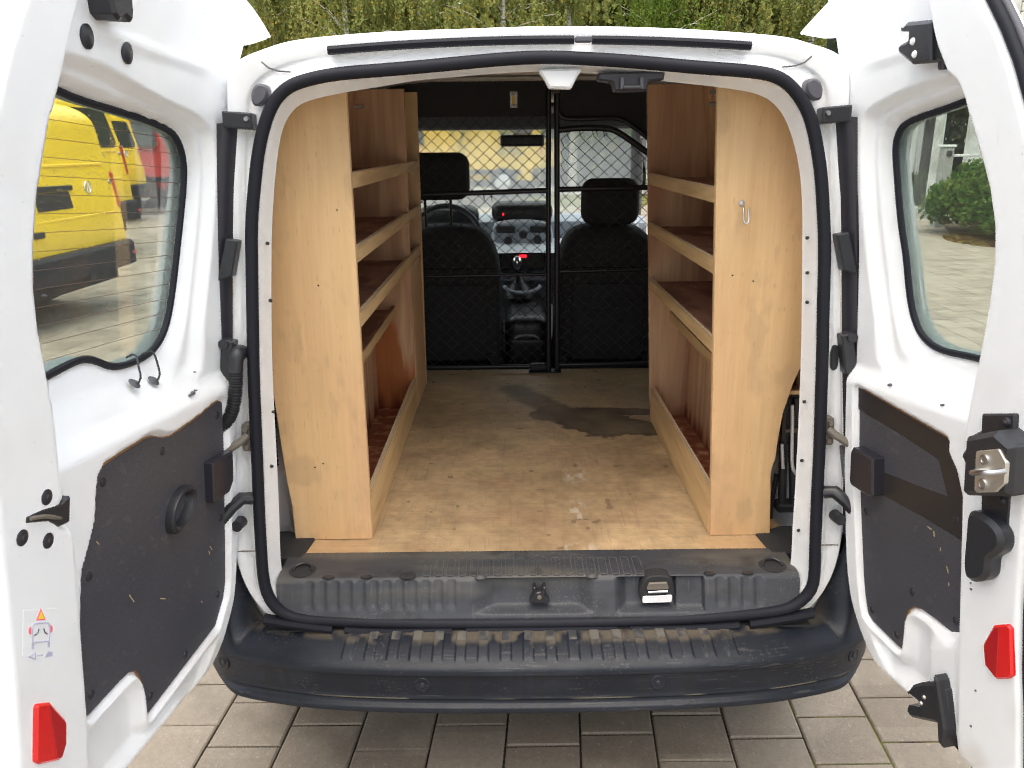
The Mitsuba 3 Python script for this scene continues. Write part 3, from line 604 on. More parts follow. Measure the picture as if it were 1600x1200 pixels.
# ---------------------------------------------------------------- rear doors
def door_frame(side, phi):
    Hu = np.array([.563 * side, .082, 1.566]); Hl = np.array([.612 * side, .031, .793])
    a = (Hu - Hl) / np.linalg.norm(Hu - Hl); d = np.array([-side, 0, 0.0]); d -= a * (a @ d); d /= np.linalg.norm(d)
    t = np.radians(phi) * side
    d = d * np.cos(t) + np.cross(a, d) * np.sin(t); n = np.cross(d, a)
    if n[0] * side > 0: n = -n
    return Fr(Hl - .795 * a, d, a, n)
GL = [(.47, 1.573), (.386, 1.565), (.268, 1.556), (.111, 1.542), (.071, 1.527), (.052, 1.502), (.047, 1.467), (.073, 1.36), (.098, 1.277), (.119, 1.219), (.146, 1.175), (.189, 1.148), (.242, 1.139), (.309, 1.143), (.343, 1.156), (.376, 1.168), (.408, 1.17), (.464, 1.163), (.54, 1.160), (.575, 1.178), (.589, 1.22), (.598, 1.31), (.585, 1.40), (.555, 1.49), (.52, 1.552)]
GR = [(.219, 1.557), (.168, 1.551), (.1, 1.542), (.073, 1.53), (.061, 1.505), (.064, 1.464), (.072, 1.417), (.087, 1.346), (.101, 1.298), (.116, 1.227), (.148, 1.162), (.195, 1.138), (.244, 1.135), (.295, 1.136), (.365, 1.142), (.395, 1.17), (.406, 1.22), (.413, 1.30), (.405, 1.38), (.38, 1.46), (.345, 1.535), (.31, 1.561)]
RL = [(.36, 1.612), (.303, 1.603), (.211, 1.586), (.103, 1.573), (.03, 1.552), (.014, 1.518), (.019, 1.434), (.04, 1.33), (.065, 1.24), (.08, 1.17), (.09, 1.10), (.13, 1.072), (.2, 1.066), (.4, 1.062), (.54, 1.062), (.59, 1.08), (.606, 1.15), (.618, 1.25), (.621, 1.32), (.609, 1.40), (.577, 1.50), (.545, 1.558), (.50, 1.60), (.43, 1.614)]
RR = [(.239, 1.602), (.142, 1.594), (.07, 1.581), (.031, 1.567), (.020, 1.541), (.024, 1.433), (.042, 1.33), (.062, 1.24), (.08, 1.17), (.09, 1.10), (.13, 1.072), (.2, 1.066), (.33, 1.066), (.392, 1.085), (.410, 1.15), (.424, 1.22), (.432, 1.30), (.424, 1.385), (.40, 1.465), (.365, 1.545), (.33, 1.592)]
CL = [(.202, 1.011), (.15, 1.016), (.10, 1.024), (.062, 1.028), (.046, 1.022), (.044, .924), (.050, .714), (.055, .63), (.066, .600), (.106, .556), (.239, .543), (.369, .530), (.3715, .579), (.379, .610), (.394, .634), (.412, .643), (.44, .644), (.526, .639), (.533, .648), (.535, .661), (.533, .73), (.527, .823), (.518, .88), (.497, .914), (.479, .945), (.472, .985), (.466, 1.008), (.453, 1.019), (.40, 1.024), (.328, 1.028), (.305, 1.026), (.289, 1.0195), (.27, 1.0125), (.243, 1.008)]
CR = [(.059, 1.038), (.318, 1.004), (.317, .985), (.340, .955), (.362, .900), (.366, .855), (.376, .690), (.371, .660), (.362, .656), (.308, .661), (.268, .661), (.246, .654), (.231, .640), (.223, .620), (.221, .585), (.217, .549), (.205, .5485), (.125, .558), (.108, .566), (.097, .60), (.089, .643), (.074, .779), (.062, .913)]
U0L = ([.478, .486, .495, .515, .535, .588, .662, .733, .874, .97, 1.117, 1.263, 1.332, 1.421, 1.50, 1.59, 1.646, 1.727, 1.80], [.22, .15, .112, .078, .057, .019, .004, -.004, -.005, -.007, -.008, -.003, -.006, -.018, -.040, -.068, -.088, -.135, -.175])
U0R = ([.468, .476, .485, .514, .535, .584, .658, .772, .888, 1.07, 1.18, 1.267, 1.389, 1.453, 1.537, 1.615, 1.675, 1.73, 1.80], [.22, .155, .128, .093, .075, .047, .030, .021, .015, .015, .015, .015, .009, -.002, -.020, -.041, -.064, -.081, -.11])
U1R = ([.46, .55, .646, .704, .805, .889, 1.05, 1.2, 1.35, 1.45, 1.525, 1.588, 1.638, 1.683, 1.80], [.555, .553, .545, .537, .530, .530, .530, .528, .520, .500, .472, .445, .417, .387, .30])
RIMV = [.46, .70, .95, 1.042, 1.095, 1.149, 1.206, 1.254, 1.311, 1.366, 1.42, 1.467, 1.523, 1.58, 1.638, 1.664, 1.80]
RIML = [.575, .572, .572, .590, .590, .592, .599, .609, .611, .605, .592, .576, .551, .526, .500, .487, .43]
RIMR = [.415, .400, .390, .388, .395, .405, .415, .422, .427, .424, .410, .390, .362, .320, .285, .274, .23]
def make_door(side, phi, glass, rec, card, U0, rimu, du1, label):
    f = door_frame(side, phi)
    k = put(van, 'rear_door', cbox(0, .01, 0, .01, 0, .01), 'm_white')        # replaced below
    gp, rp, cp = spl(glass, 240, True), spl(rec, 200, True), np.array(Polygon(rpoly(card, .0045, 4)).segmentize(.006).exterior.coords)[:-1]
    G, Rc, Cd = Polygon(gp), Polygon(rp).buffer(0), Polygon(cp).buffer(0)
    v = np.r_[np.linspace(U0[0][0], .56, 34)[:-1], np.linspace(.56, 1.80, 280)]
    u0 = PchipInterpolator(*U0)(v); u1 = np.interp(v, *U1R) + du1
    s = np.linspace(0, 1, 175)
    s = np.r_[0, 0.003, 0.007, 0.012, 0.018, s[4:]]
    uu = u0[:, None] + (u1 - u0)[:, None] * s[None]; vv = np.broadcast_to(v[:, None], uu.shape)
    pts = shapely.points(uu, vv)
    sd = lambda g: np.where(shapely.contains(g, pts), -1, 1) * shapely.distance(pts, g.exterior)
    dg, dr_, dc = sd(G), sd(Rc), sd(Cd)
    rim = np.interp(vv, RIMV, rimu)
    low = ss(1.085, 1.045, vv)
    base = -.050 + .022 * low
    # pressed pocket along the foot of the door, below the trim panel
    pocket = ss(.66, .62, vv) * ss(0.012, 0.035, dc) * ss(.05, .085, uu - u0[:, None]) * ss(.475, .52, vv)
    boss = ss(-.125, -.075, uu - rim) * ss(.665, .61, vv + .5 * (rim - uu - .09)) * (side > 0)
    base = base - .020 * pocket * (1 - boss) + .016 * boss * ss(.47, .50, vv)
    base = base + .004 * np.exp(-((vv - 1.655) / .012) ** 2) * ss(.0, .08, uu) * ss(.45, .3, uu)
    r = ss(-.016, .014, uu - rim)
    w = base * (1 - r) + 0.002 * r
    # window recess in two steps
    t = np.clip(-dr_ / np.maximum(-dr_ + np.maximum(dg, 0), 1e-6), 0, 1)
    t = np.where(dr_ > 0, 0, t); t = np.where(dg < 0.004, 1, t)
    dep = .45 * ss(0, .42, t) + .55 * ss(.55, .98, t)
    below = ss(1.17, 1.12, vv) * ss(.12, .2, uu - 0 * rim)
    dep = dep * (1 - below) + below * ss(.05, 1, t)
    w = w * (1 - dep) - .100 * dep
    # recess for the trim panel
    w = w - .014 * ss(.011, .003, dc)
    # latch pull recess of the wide door
    if side < 0:
        for (cu, cv, ru, rv_, dp) in ((.585, 1.003, .022, .020, .03),):
            w -= dp * np.exp(-(((uu - cu) / ru) ** 2 + ((vv - cv) / rv_) ** 2) ** 2)
    # rounded edges
    e = (uu - u0[:, None]); rr = .016; q = np.clip(rr - e, 0, rr); w = w - (rr - np.sqrt(np.maximum(rr ** 2 - q ** 2, 0)))
    e = (u1[:, None] - uu); rr = .012; q = np.clip(rr - e, 0, rr); w = w - (rr - np.sqrt(np.maximum(rr ** 2 - q ** 2, 0)))
    e = vv - v[0]; rr = .014; q = np.clip(rr - e, 0, rr); w = w - (rr - np.sqrt(np.maximum(rr ** 2 - q ** 2, 0))) * 1.0
    inner = np.stack([uu, vv, w], -1)
    # window cut, border vertices moved onto the outline
    Gi = G.buffer(-.003)
    cut = shapely.contains(Gi, pts)
    near = np.zeros_like(cut)
    nv, nu = uu.shape
    qd = gridf(nv, nu); keep = ~cut.ravel()[qd].any(1)
    used = np.zeros(nv * nu, int); np.add.at(used, qd[keep].ravel(), 1); un = np.zeros(nv * nu, int); np.add.at(un, qd[~keep].ravel(), 1)
    bd = (used > 0) & (un > 0)
    P_ = inner.reshape(-1, 3).copy(); ln = Gi.exterior
    bp = pts.ravel()[bd]; on = shapely.line_interpolate_point(ln, shapely.line_locate_point(ln, bp))
    P_[bd, 0], P_[bd, 1], P_[bd, 2] = shapely.get_x(on), shapely.get_y(on), -.100
    inq = q2t(qd[keep])
    outer = P_.copy(); bulge = .012 * np.sin(np.pi * np.clip((P_[:, 1] - .47) / 1.3, 0, 1)); fe = ss(.10, .012, np.repeat(u1, nu) - P_[:, 0]); outer[:, 2] = (-.118 - bulge) * (1 - fe) - .046 * fe
    N = len(P_)
    loop = np.r_[np.arange(nu), np.arange(1, nv) * nu + nu - 1, (nv - 1) * nu + np.arange(nu - 2, -1, -1), np.arange(nv - 2, 0, -1) * nu]
    nx_ = np.roll(loop, -1)
    skirt = q2t(np.stack([loop, nx_, nx_ + N, loop + N], 1))
    m = TM(f(*np.vstack([P_, outer]).T), np.vstack([inq, inq[:, ::-1] + N, skirt]))
    scene[k] = mikit.ply(m, 'm_white', smooth=42); labels[k] = {'label': label}
    # glazing with its black rubber edge
    _, tf = trimesh.creation.triangulate_polygon(G, engine='earcut')
    put(k, 'window_glass', TM(f(_[:, 0], _[:, 1], -.106), tf), 'm_glass_door', smooth=False)
    put(k, 'window_rubber', fixn(tube(f(gp[:, 0], gp[:, 1], -.0985), .0062, 8, True)), 'm_rubber')
    # plywood backed trim panel
    p = put(k, 'trim_panel', prism(np.array(Polygon(cp).buffer(-.001).exterior.coords)[:-1], -.050, -.036, .001, f), 'm_card', smooth=20)
    put(p, 'trim_edge', prism(np.array(Polygon(cp).buffer(.0006).exterior.coords)[:-1], -.050, -.0385, .0003, f), 'm_cardedge', smooth=20)
    return f, k, p
fL, dL, cpL = make_door(-1, 96, GL, RL, CL, U0L, RIML, .19, 'wide left rear door of the van with a heated window and a dark lower trim panel')
fR, dR, cpR = make_door(1, 100, GR, RR, CR, U0R, RIMR, 0.0, 'narrow right rear door of the van with taped dark trim panel and exposed latch')
def at(f, u, v, w=0.0): return Fr(f(u, v, w), f.U, f.V, f.W)
def domep(parent, name, f, u, v, w, r, h, m, n=18, **k): return put(parent, name, lathe([(0, h), (r * .55, h * .95), (r * .9, h * .55), (r, 0), (r, -.003)], n, at(f, u, v, w)), m, **k)
for (u, v) in ((.452, .995), (.279, .991), (.071, 1.001), (.069, .782), (.501, .862), (.515, .67), (.355, .56), (.23, .566), (.09, .62)): domep(cpL, 'rivet', fL, u, v, -.036, .0075, .003, 'm_black')
for (u, v) in ((.091, .787), (.241, .683), (.355, .684), (.12, .582), (.200, .570), (.345, .87)): domep(cpR, 'rivet', fR, u, v, -.036, .0075, .003, 'm_black')
# oval plugs and the bracket at the top of the wide door
for u, v in ((.404, 1.642), (.305, 1.638)):
    put(dL, 'oval_plug', lathe([(0, .004), (.010, .0035), (.0145, .001), (.0145, -.003)], 24, Fr(fL(u, v, -.048), fL.U, fL.V * 1.18, fL.W)), 'm_black')
put(dL, 'upper_catch', prism(rpoly([(.340, 1.690), (.345, 1.672), (.362, 1.678), (.378, 1.668), (.392, 1.675), (.402, 1.720), (.345, 1.725)], .004), -.05, -.012, .005, fL), 'm_black')
# heater wires
ln = []
for v in np.arange(1.182, 1.55, .0265):
    g = LineString([(0, v - .0), (.62, v + .0)]).intersection(Polygon(GL).buffer(-.004))
    if g.is_empty: continue
    g = max(getattr(g, 'geoms', [g]), key=lambda s: s.length); (a, b), (c, d) = g.coords
    ln.append(tube(fL([a, c], [b, d], -.1045), .00045, 5))
for n_, t_ in enumerate(ln): put(dL, 'heater_wire', t_, 'm_wire')
for (a, b), (c, d) in (((.300, 1.128), (.262, 1.150)), ((.240, 1.120), (.215, 1.146))):
    w0 = put(dL, 'heater_cable', tube(spl([fL(c + .012, d + .002, -.096), fL((a + c) / 2 - .006, d + .008, -.080), fL(a - .012, b + .012, -.066), fL(a - .006, b - .004, -.060), fL(a, b - .014, -.062)], 20), .0018, 6), 'm_black')
    put(w0, 'grommet', lathe([(0, .004), (.006, .0035), (.011, .0)], 18, frame_at(fL(a, b - .014, -.068), fL.V * .75 + fL.W * .66)), 'm_greyplug')
# pull handle and edge block of the wide door's trim panel
hp = spl([(.212, .905), (.192, .893), (.190, .875), (.215, .845), (.255, .829), (.277, .838), (.281, .862), (.268, .888), (.240, .904)], 60, True)
hc = hp.mean(0)
R_ = [(1.0, -.037), (1.0, -.026), (.95, -.0205), (.84, -.0190), (.72, -.0225), (.64, -.034), (.50, -.046), (.36, -.0495)]
hm = loft(np.array([np.c_[hc + (hp - hc) * s_, np.full(60, w_)] for s_, w_ in R_]))
fan = TM(np.vstack([np.c_[hc + (hp - hc) * .36, np.full(60, -.0495)], [[hc[0], hc[1], -.0505]]]), [[i, (i + 1) % 60, 60] for i in range(60)])
hm = cat(hm, fan); hk = put(cpL, 'pull_handle', TM(fL(*hm.vertices.T), hm.faces), 'm_black')
eb = [(.132, .922), (.130, .838), (.066, .836), (.044, .856), (.044, .920)]
put(cpL, 'edge_block', prism(rpoly(eb, .003), -.040, -.016, .004, fL), 'm_pillar')
eb2 = [(.072, .911), (.078, .923), (.146, .920), (.149, .845), (.138, .839), (.077, .841), (.070, .85)]
put(cpR, 'edge_block', prism(rpoly(eb2, .003), -.040, -.010, .004, fR), 'm_pillar')
# bolts, latch pull opening, warning sticker and red reflector on the wide door's free edge
for (u, v) in ((.630, 1.041), (.680, 1.006), (.634, .982)):
    b_ = domep(dL, 'edge_bolt', fL, u, v, .000, .0115, .005, 'm_pillar', 24)
    put(b_, 'socket', lathe([(0, .0062), (.0035, .006), (.0045, .0045)], 6, at(fL, u, v, .0)), 'm_black')
lp = put(dL, 'latch_opening', prism(rpoly([(.671, 1.030), (.673, 1.022), (.632, 1.008), (.612, .992), (.590, .990), (.584, 1.028), (.604, 1.022), (.618, 1.024), (.640, 1.028)], .003), -.030, .0035, .002, fL), 'm_black')
put(lp, 'pull_lever', tube(spl([fL(.667, 1.0265, .005), fL(.645, 1.0205, .006), fL(.628, 1.013, .005), fL(.606, 1.002, .001)], 14), [.0028] * 14, 8), 'm_dirtysteel')
def refl(k, f, P, split):
    P = np.array(P); q = rpoly(P, .004)
    r0 = put(k, 'red_reflector', prism(q, -.006, .008, .003, f), 'm_red', smooth=20)
    half = Polygon(q).buffer(-.0035).intersection(Polygon(split))
    put(r0, 'dark_facet', prism(np.array(half.exterior.coords)[:-1], .0, .0092, .0005, f), 'm_reddark', smooth=20)
refl(dL, fL, [(.687, .776), (.661, .761), (.633, .714), (.637, .681), (.650, .664), (.690, .688), (.698, .698)], [(.655, .60), (.670, .80), (.60, .80), (.60, .60)])
refl(dR, fR, [(.487, .756), (.514, .773), (.522, .771), (.531, .695), (.524, .686), (.500, .670), (.476, .680), (.469, .714)], [(.505, .60), (.500, .80), (.40, .80), (.40, .60)])
# the sticker: warning triangle over the rear view of a trailer with two handles, a tail triangle and a vehicle
stk = put(dL, 'warning_sticker', prism([(.690, .913), (.626, .880), (.634, .812), (.698, .852)], .0, .0024, .0002, fL), 'm_white', smooth=False)
o, ex, ey = np.array([.663, .863]), np.array([-.0290, -.0145]), np.array([-.0040, .0340])
def sp(a): a = np.asarray(a, float); return o + a[:, :1] * ex + a[:, 1:] * ey
def st_poly(name, a, m, h=.0032): put(stk, name, prism(sp(a), .002, h, .0002, fL), m, smooth=False)
def st_line(name, a, m, r=.0010):
    q = sp(a); put(stk, name, tube(fL(q[:, 0], q[:, 1], .0028), r, 5), m, smooth=False)
st_poly('warning_triangle', [(-.30, .56), (.30, .56), (0, 1.02)], 'm_sticker_r'); st_poly('triangle_field', [(-.20, .61), (.20, .61), (0, .92)], 'm_sticker_y', .0036)
st_line('exclamation_mark', [(0, .84), (0, .73)], 'm_ink', .0007); st_line('exclamation_dot', [(0, .68), (0, .66)], 'm_ink', .0007)
st_line('vehicle_outline', [(-.52, -.30), (-.54, .30), (-.46, .44), (.46, .44), (.54, .30), (.54, -.30), (-.52, -.30)], 'm_sticker_g')
st_line('handle_mark', [(-.42, -.02), (-.26, .02), (-.15, .12), (-.14, .22)], 'm_ink', .0008); st_line('handle_mark', [(.42, -.02), (.28, .04), (.20, .14), (.19, .22)], 'm_ink', .0008)
for s_ in (-1, 1):
    st_poly('lamp_mark', [(s_ * .62, .02), (s_ * .74, .08), (s_ * .76, .26), (s_ * .62, .34)][::s_], 'm_sticker_r'); st_poly('tyre_mark', [(s_ * .44, -.34), (s_ * .58, -.34), (s_ * .58, -.56), (s_ * .44, -.56)], 'm_sticker_g')
st_line('tail_triangle', [(-.74, -.84), (-.34, -.70), (-.34, -.98), (-.74, -.84)], 'm_sticker_g', .0007)
st_line('dash_mark', [(-.2, -.84), (.12, -.84)], 'm_sticker_g', .0005)
st_poly('car_mark', [(.26, -.96), (.36, -.80), (.52, -.72), (.76, -.78), (.72, -.94)], 'm_sticker_g')
# overhanging skin at the top of both doors
for f, k, P in ((fL, dL, [(-.05, 1.83), (-.12, 1.826), (-.205, 1.800), (-.268, 1.772), (-.262, 1.764), (-.18, 1.738), (-.135, 1.727), (-.07, 1.72)]), (fR, dR, [(-.02, 1.81), (-.085, 1.795), (-.155, 1.773), (-.205, 1.756), (-.198, 1.750), (-.12, 1.728), (-.085, 1.722), (-.03, 1.72)])):
    P = rpoly(np.array(P), .003)
    put(k, 'roof_flange', prism(P, -.075, -.055, .003, f), 'm_white')
    i0 = 0
    put(k, 'flange_bead', tube(spl([f(P_[0], P_[1], -.053) for P_ in ((-.10 if f is fL else -.06, 1.822 if f is fL else 1.80), (-.195, 1.797) if f is fL else (-.15, 1.771), (-.262, 1.769) if f is fL else (-.20, 1.754))], 20), .004, 6), 'm_white')
# tape on the narrow door's trim panel
def tape(P, w): put(cpR, 'tape_strip', prism(np.array(P), -.036, w, .0003, fR), 'm_tape', smooth=10)
tape([(.0575, 1.0395), (.0585, .995), (.20, .978), (.296, .962), (.3165, .984), (.319, 1.005), (.19, 1.022)], -.0352)
tape([(.136, .889), (.136, .842), (.25, .843), (.3675, .838), (.3645, .892), (.333, .905), (.25, .897)], -.0352)
tape([(.305, .990), (.296, .962), (.322, .905), (.333, .880), (.365, .890), (.3635, .903), (.3415, .957), (.3175, .984), (.312, .998)], -.0346)
for (u, v, L_, a_, f, k) in ((.395, .77, .022, 1.0, fL, cpL), (.300, .72, .020, .5, fL, cpL), (.115, .735, .014, .9, fL, cpL), (.122, .728, .010, 1.1, fL, cpL), (.475, .905, .009, .9, fL, cpL), (.16, .64, .007, .6, fL, cpL), (.33, .77, .012, 2.0, fR, cpR), (.335, .745, .006, 1.8, fR, cpR), (.28, .828, .012, -.1, fR, cpR), (.292, .822, .010, -1.4, fR, cpR), (.31, .80, .006, 1.5, fR, cpR)):
    q = [(u - L_ / 2 * math.cos(a_), v - L_ / 2 * math.sin(a_)), (u + L_ / 2 * math.cos(a_), v + L_ / 2 * math.sin(a_))]
    put(k, 'scratch', tube(f([q[0][0], q[1][0]], [q[0][1], q[1][1]], -.0362), .0011, 5), 'm_scratch')
# latch, handle, catches and edge seal of the narrow door
lk = put(dR, 'latch_plate', prism(rpoly([(.398, 1.006), (.418, 1.046), (.438, 1.060), (.52, 1.066), (.522, .992), (.441, .957), (.416, .985)], .005), -.02, .006, .003, fR), 'm_black')
put(lk, 'top_tab', prism(rpoly([(.438, 1.086), (.440, 1.04), (.505, 1.05), (.503, 1.103)], .003), -.004, .009, .003, fR), 'm_black')
put(lk, 'latch_case', prism(rpoly([(.446, 1.056), (.448, .962), (.540, .993), (.540, 1.068), (.505, 1.082)], .006), -.004, .044, .008, fR), 'm_black')
zp_ = put(lk, 'zinc_plate', prism(rpoly([(.476, 1.043), (.477, .978), (.52, .994), (.535, 1.012), (.535, 1.044), (.520, 1.060)], .005), .040, .047, .0015, fR), 'm_zinc')
for (u, v) in ((.496, 1.036), (.495, .998)): put(zp_, 'bolt', lathe([(0, .0495), (.004, .0498), (.0045, .0505), (.008, .050), (.0085, .046)], 20, at(fR, u, v)), 'm_steel')
put(zp_, 'striker_loop', tube(spl([fR(.487, 1.016, .046), fR(.490, 1.016, .062), fR(.505, 1.022, .070), fR(.53, 1.03, .070), fR(.532, 1.03, .046)], 30), .0042, 10), 'm_steel')
for (u, v, w) in ((.434, 1.030, .006), (.412, 1.010, .006), (.490, 1.087, .009), (.485, .962, .002)):
    b_ = domep(lk, 'latch_bolt', fR, u, v, w, .0095 if w == .006 and u > .43 else .0075, .005, 'm_pillar', 20)
    put(b_, 'socket', lathe([(0, .0064), (.003, .0062), (.0036, .0045)], 6, at(fR, u, v, w)), 'm_black')
put(dR, 'handle_plate', prism(rpoly([(.440, .972), (.500, .982), (.500, .90), (.446, .89)], .004), -.01, .004, .003, fR), 'm_black')
hp = spl([(.442, .930), (.470, .936), (.500, .928), (.511, .912), (.505, .888), (.490, .872), (.488, .846), (.466, .822), (.446, .818), (.437, .835), (.437, .90)], 60, True)
put(dR, 'release_handle', prism(rpoly(hp, .004), -.004, .026, .007, fR), 'm_black')
uc = put(dR, 'upper_catch', prism(rpoly([(.166, 1.684), (.188, 1.695), (.279, 1.681), (.288, 1.655), (.282, 1.618), (.205, 1.626), (.168, 1.651), (.168, 1.662), (.193, 1.666), (.193, 1.680)], .003), -.052, -.018, .006, fR), 'm_black')
for u, v in ((.210, 1.661), (.216, 1.640)): put(uc, 'white_rivet', lathe([(0, -.0145), (.0045, -.015), (.0062, -.0175)], 18, at(fR, u, v)), 'm_white')
put(uc, 'clip', prism(rpoly([(.262, 1.625), (.277, 1.622), (.275, 1.606), (.262, 1.608)], .002), -.05, -.024, .003, fR), 'm_black')
put(uc, 'rib', prism(rpoly([(.252, 1.682), (.262, 1.680), (.266, 1.622), (.255, 1.624)], .002), -.03, -.010, .003, fR), 'm_black')
bc = put(dR, 'lower_catch', prism(rpoly([(.286, .505), (.300, .530), (.321, .549), (.369, .581), (.385, .575), (.394, .541), (.399, .505), (.385, .485), (.372, .500), (.301, .463), (.288, .470), (.290, .482), (.325, .500), (.32, .508)], .003), -.05, .004, .006, fR), 'm_black')
for u, v in ((.338, .531), (.331, .514)): put(bc, 'white_rivet', lathe([(0, .0075), (.003, .007), (.0042, .0045)], 16, at(fR, u, v)), 'm_zinc')
put(bc, 'mount', prism(rpoly([(.365, .600), (.378, .590), (.402, .510), (.400, .470), (.385, .475), (.378, .53)], .003), -.04, .012, .004, fR), 'm_black')
put(dR, 'foot_seal', prism(rpoly([(.36, .478), (.43, .485), (.46, .50), (.47, .47), (.40, .44), (.36, .45)], .004), -.08, -.03, .006, fR), 'm_rubber')
vq = np.linspace(.47, 1.80, 90); uq = np.interp(vq, *U1R)
put(dR, 'edge_seal', tube(fR(uq + .007, vq, -.008), .0080, 12), 'm_rubber', smooth=True); put(dR, 'edge_seal', tube(fR(uq + .0135, vq, -.019), .0062, 12), 'm_greyplug', smooth=True)

for f, k, u, v, w_, q in ((fL, dL, .165, 1.068, -.034, .004), (fL, dL, .175, 1.066, -.034, .0025), (fL, dL, .155, 1.071, -.034, .002), (fL, dL, .13, 1.10, -.047, .0015), (fR, dR, .155, 1.066, -.034, .003), (fR, dR, .30, 1.062, -.032, .002), (fR, dR, .43, .80, .002, .0016), (fR, dR, .432, .79, .002, .0022), (fR, dR, .455, .62, .002, .0018), (fL, dL, .60, 1.3, .0, .0015), (fR, dR, .45, .55, .002, .002)):
    put(k, 'paint_chip', lathe([(0, .0016), (q * .8, .0014), (q, -.004)], 7, Fr(f(u, v, w_), f.U * 1.4, f.V, f.W)), 'm_greyplug')
# rain drops on both panes (too many to count)
for f, k, gl, n_, v0_ in ((fL, dL, GL, 420, 1.30), (fR, dR, GR, 150, 1.36)):
    G = Polygon(gl).buffer(-.012); x0, y0, x1, y1 = G.bounds; r_ = np.random.default_rng(3)
    P_ = np.c_[r_.uniform(x0, x1, n_), v0_ + (y1 - v0_) * r_.random(n_) ** .6]; P_ = P_[shapely.contains_xy(G, P_)]
    a_ = np.arange(7) * 2 * np.pi / 7; V_, F_ = [], []
    for i, (u, v) in enumerate(P_):
        q = r_.uniform(.0007, .0015); h = q * .45; b_ = i * 16
        V_.append(np.vstack([np.c_[u + q * np.cos(a_), v + q * np.sin(a_) * 1.15, np.full(7, -.1068)], np.c_[u + q * .62 * np.cos(a_), v + q * .7 * np.sin(a_), np.full(7, -.1068 - h * .75)], [[u, v, -.1068], [u, v, -.1068 - h]]]))
        for j in range(7):
            n = (j + 1) % 7; F_ += [[b_ + j, b_ + n, b_ + 7 + n], [b_ + j, b_ + 7 + n, b_ + 7 + j], [b_ + 14, b_ + n, b_ + j], [b_ + 15, b_ + 7 + j, b_ + 7 + n]]
    V_ = np.vstack(V_); m_ = fixn(TM(f(*V_.T), F_)); put(k, 'rain_drops', m_, 'm_water', smooth=False, kind='stuff')
# ---------------------------------------------------------------- load bay
flo = thing('plywood_floor', 'worn plywood load floor with a dark liquid stain near the mesh partition', 'floor panel')
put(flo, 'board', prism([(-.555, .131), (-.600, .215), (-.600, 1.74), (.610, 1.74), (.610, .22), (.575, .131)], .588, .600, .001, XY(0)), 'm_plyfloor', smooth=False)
for s in (-1, 1):
    put(flo, 'corner_mat', prism([(s * .545, .125), (s * .66, .125), (s * .66, .26), (s * .605, .26), (s * .535, .222)], .585, .606, .003, XY(0)), 'm_blackmat')
for s in (-1, 1):
    put(van, 'wheel_arch', rbox((s * .722, .62, .60), (.115, .29, .165), .07), 'm_white_in', smooth=True)
    put(van, 'arch_trim', tube(spl([(s * .606, .315, .72), (s * .600, .312, .64), (s * .604, .312, .58), (s * .628, .31, .548), (s * .66, .305, .535)], 24), .006, 8), 'm_blackmat')
put(van, 'cable_duct', tube(spl([(-.625, .29, 1.0), (-.630, .29, .93), (-.640, .30, .85), (-.645, .31, .76)], 80), .011 + .0015 * np.sign(np.sin(np.linspace(0, 120, 80))), 10), 'm_black', smooth=40)
